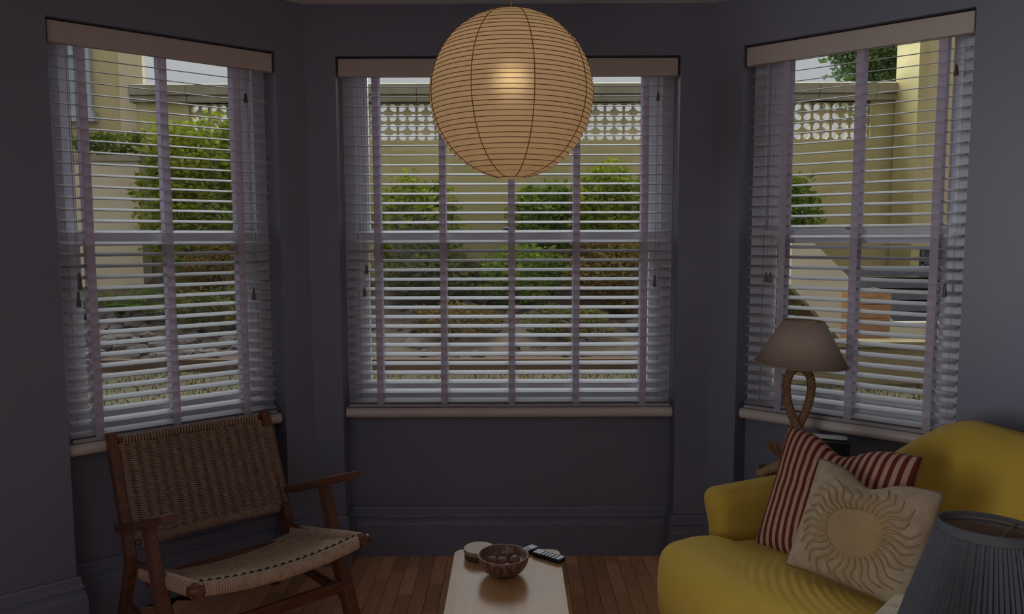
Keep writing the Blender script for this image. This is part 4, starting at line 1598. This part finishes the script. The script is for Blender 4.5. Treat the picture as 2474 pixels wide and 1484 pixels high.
shrub('lime_shrub', 'big lime green shrub against the garden wall, right half of the armchair window', 'shrub', -3.55, 8.75, 1.30, .75, .85, 2.82, M['leaf_lime'], 6500, .085, 11)
shrub('leafy_shrub', 'bright green leafy shrub outside the middle window, between the first two tapes', 'shrub', -1.10, 8.85, .98, .70, .95, 2.14, M['leaf_lime'], 3600, .080, 12)
shrub('leafy_shrub', 'rounded green shrub under the lantern, beyond the third and fourth tapes', 'shrub', .45, 8.95, .92, .60, 1.25, 2.08, M['leaf_mid'], 3000, .075, 13)
shrub('leafy_shrub', 'tallest green shrub outside the middle window, beside its right jamb', 'shrub', 1.15, 8.90, .85, .70, 1.15, 2.30, M['leaf_lime'], 3600, .075, 14)
shrub('low_plant', 'low olive groundcover plant under the bright leafy shrub', 'plant', -.85, 8.45, 1.3, .7, .75, 1.32, M['leaf_olive'], 2200, .07, 15)
shrub('low_plant', 'mid green low plant in the bank below the lantern', 'plant', .10, 8.35, 1.0, .7, .68, 1.38, M['leaf_mid'], 2200, .065, 16)
shrub('low_plant', 'rust brown dry plant low in the bank beside the right jamb of the middle window', 'plant', 1.15, 8.30, 1.25, .8, .68, 1.46, M['leaf_rust'], 2800, .06, 17)
shrub('low_plant', 'small rust plant among the stones of the bank, outside the middle window', 'plant', -.55, 7.55, .9, .5, .48, .82, M['leaf_rust'], 1100, .05, 18)
shrub('low_plant', 'small olive plant among the stones near the foot of the bank', 'plant', .55, 7.45, .9, .5, .46, .80, M['leaf_olive'], 1100, .05, 19)
shrub('low_plant', 'orange tinged plant under the big lime shrub', 'plant', -3.10, 8.25, .85, .6, .75, 1.42, M['leaf_rust'], 1800, .06, 20)
shrub('low_plant', 'olive plant sprawling over stones below the big lime shrub', 'plant', -2.95, 7.65, .95, .6, .52, .98, M['leaf_olive'], 1500, .055, 21)
shrub('wall_top_plant', 'trailing green plant along the top of the low rendered wall', 'plant', -4.75, 9.28, 1.15, .26, 2.45, 2.72, M['leaf_mid'], 900, .06, 22, base=2.45)
shrub('leafy_branch', 'light green leafy shrub behind the cream stringer of the steps', 'shrub', 3.30, 9.10, .64, .36, 1.0, 2.24, M['leaf_mid'], 1100, .085, 23)
shrub('low_plant', 'dark speckled plant under the sloping side wall of the steps', 'plant', 2.72, 7.75, .75, .5, .60, 1.22, M['leaf_olive'], 1300, .05, 24)
shrub('brown_plant', 'brown dry tuft beside the sloping side wall of the steps', 'plant', 2.05, 7.9, .9, .6, .60, 1.25, M['leaf_rust'], 1500, .05, 25)


def fern(x, y, n_, L, label, seed):
    r_ = random.Random(seed)
    root = empty('fern', (x, y, gz(x, y)))
    tag(root, label, 'fern', 'ferns in the rockery')
    for k in range(n_):
        a = 2 * PI * k / n_ + r_.uniform(-.2, .2); l = L * r_.uniform(.75, 1.1); h_ = l * r_.uniform(.55, .8)
        mb = MB()
        pts = [np.array([l * t * math.cos(a), l * t * math.sin(a), h_ * (1.7 * t - 1.15 * t * t)]) for t in np.linspace(0, 1, 14)]
        mb.tube(pts, [.005] * 10 + [.003] * 4, 4)
        sd = np.array([-math.sin(a), math.cos(a), 0])
        for i in range(2, 14):
            t = i / 13; wl = .13 * math.sin(PI * min(1, t * .95 + .05)) + .015
            d = pts[i] - pts[i - 1]; d /= np.linalg.norm(d)
            for sg in (-1, 1):
                tip = pts[i] + sd * sg * wl + d * wl * .4 - np.array([0, 0, wl * .25])
                c = (pts[i] + tip) / 2
                mb.add([tuple(pts[i]), tuple(c + d * .020), tuple(tip), tuple(c - d * .020)], [(0, 1, 2, 3)])
        mb.build('frond', M['fern'], root)


fern(-4.15, 8.15, 11, .62, 'large bright fern in front of the low rendered wall', 1)
fern(-4.75, 8.05, 9, .50, 'fern at the left edge of the armchair window, near the stones', 2)
fern(-3.75, 7.95, 8, .42, 'smaller fern just below the big lime shrub', 3)

# evergreen behind the wall on the right, its trunk behind the coping
tr_ = empty('evergreen_tree', (5.62, 12.4, .3))
tag(tr_, 'dark green tree top rising above the wall coping beside the cream house', 'tree')
MB().tube([(0, 0, 0), (.03, 0, 2.0), (-.02, 0, 3.9)], [.12, .09, .04], 10).build('trunk', M['twig'], tr_, smooth=True)
mb = MB()
for (cx_, cz_, rx_, rz_, n_) in ((.05, 3.95, .62, .42, 3000), (-.35, 4.2, .30, .26, 900), (.45, 4.15, .28, .28, 800), (.1, 3.4, .75, .4, 1500)):
    V, F = leaves(n_, (cx_, 0, cz_), (rx_, .55, rz_), .085, int(cx_ * 100) + 77, shell=.3)
    mb.add([tuple(v) for v in V], F)
o_ = mb.build('foliage', M['leaf_dark'], tr_); o_['kind'] = 'stuff'
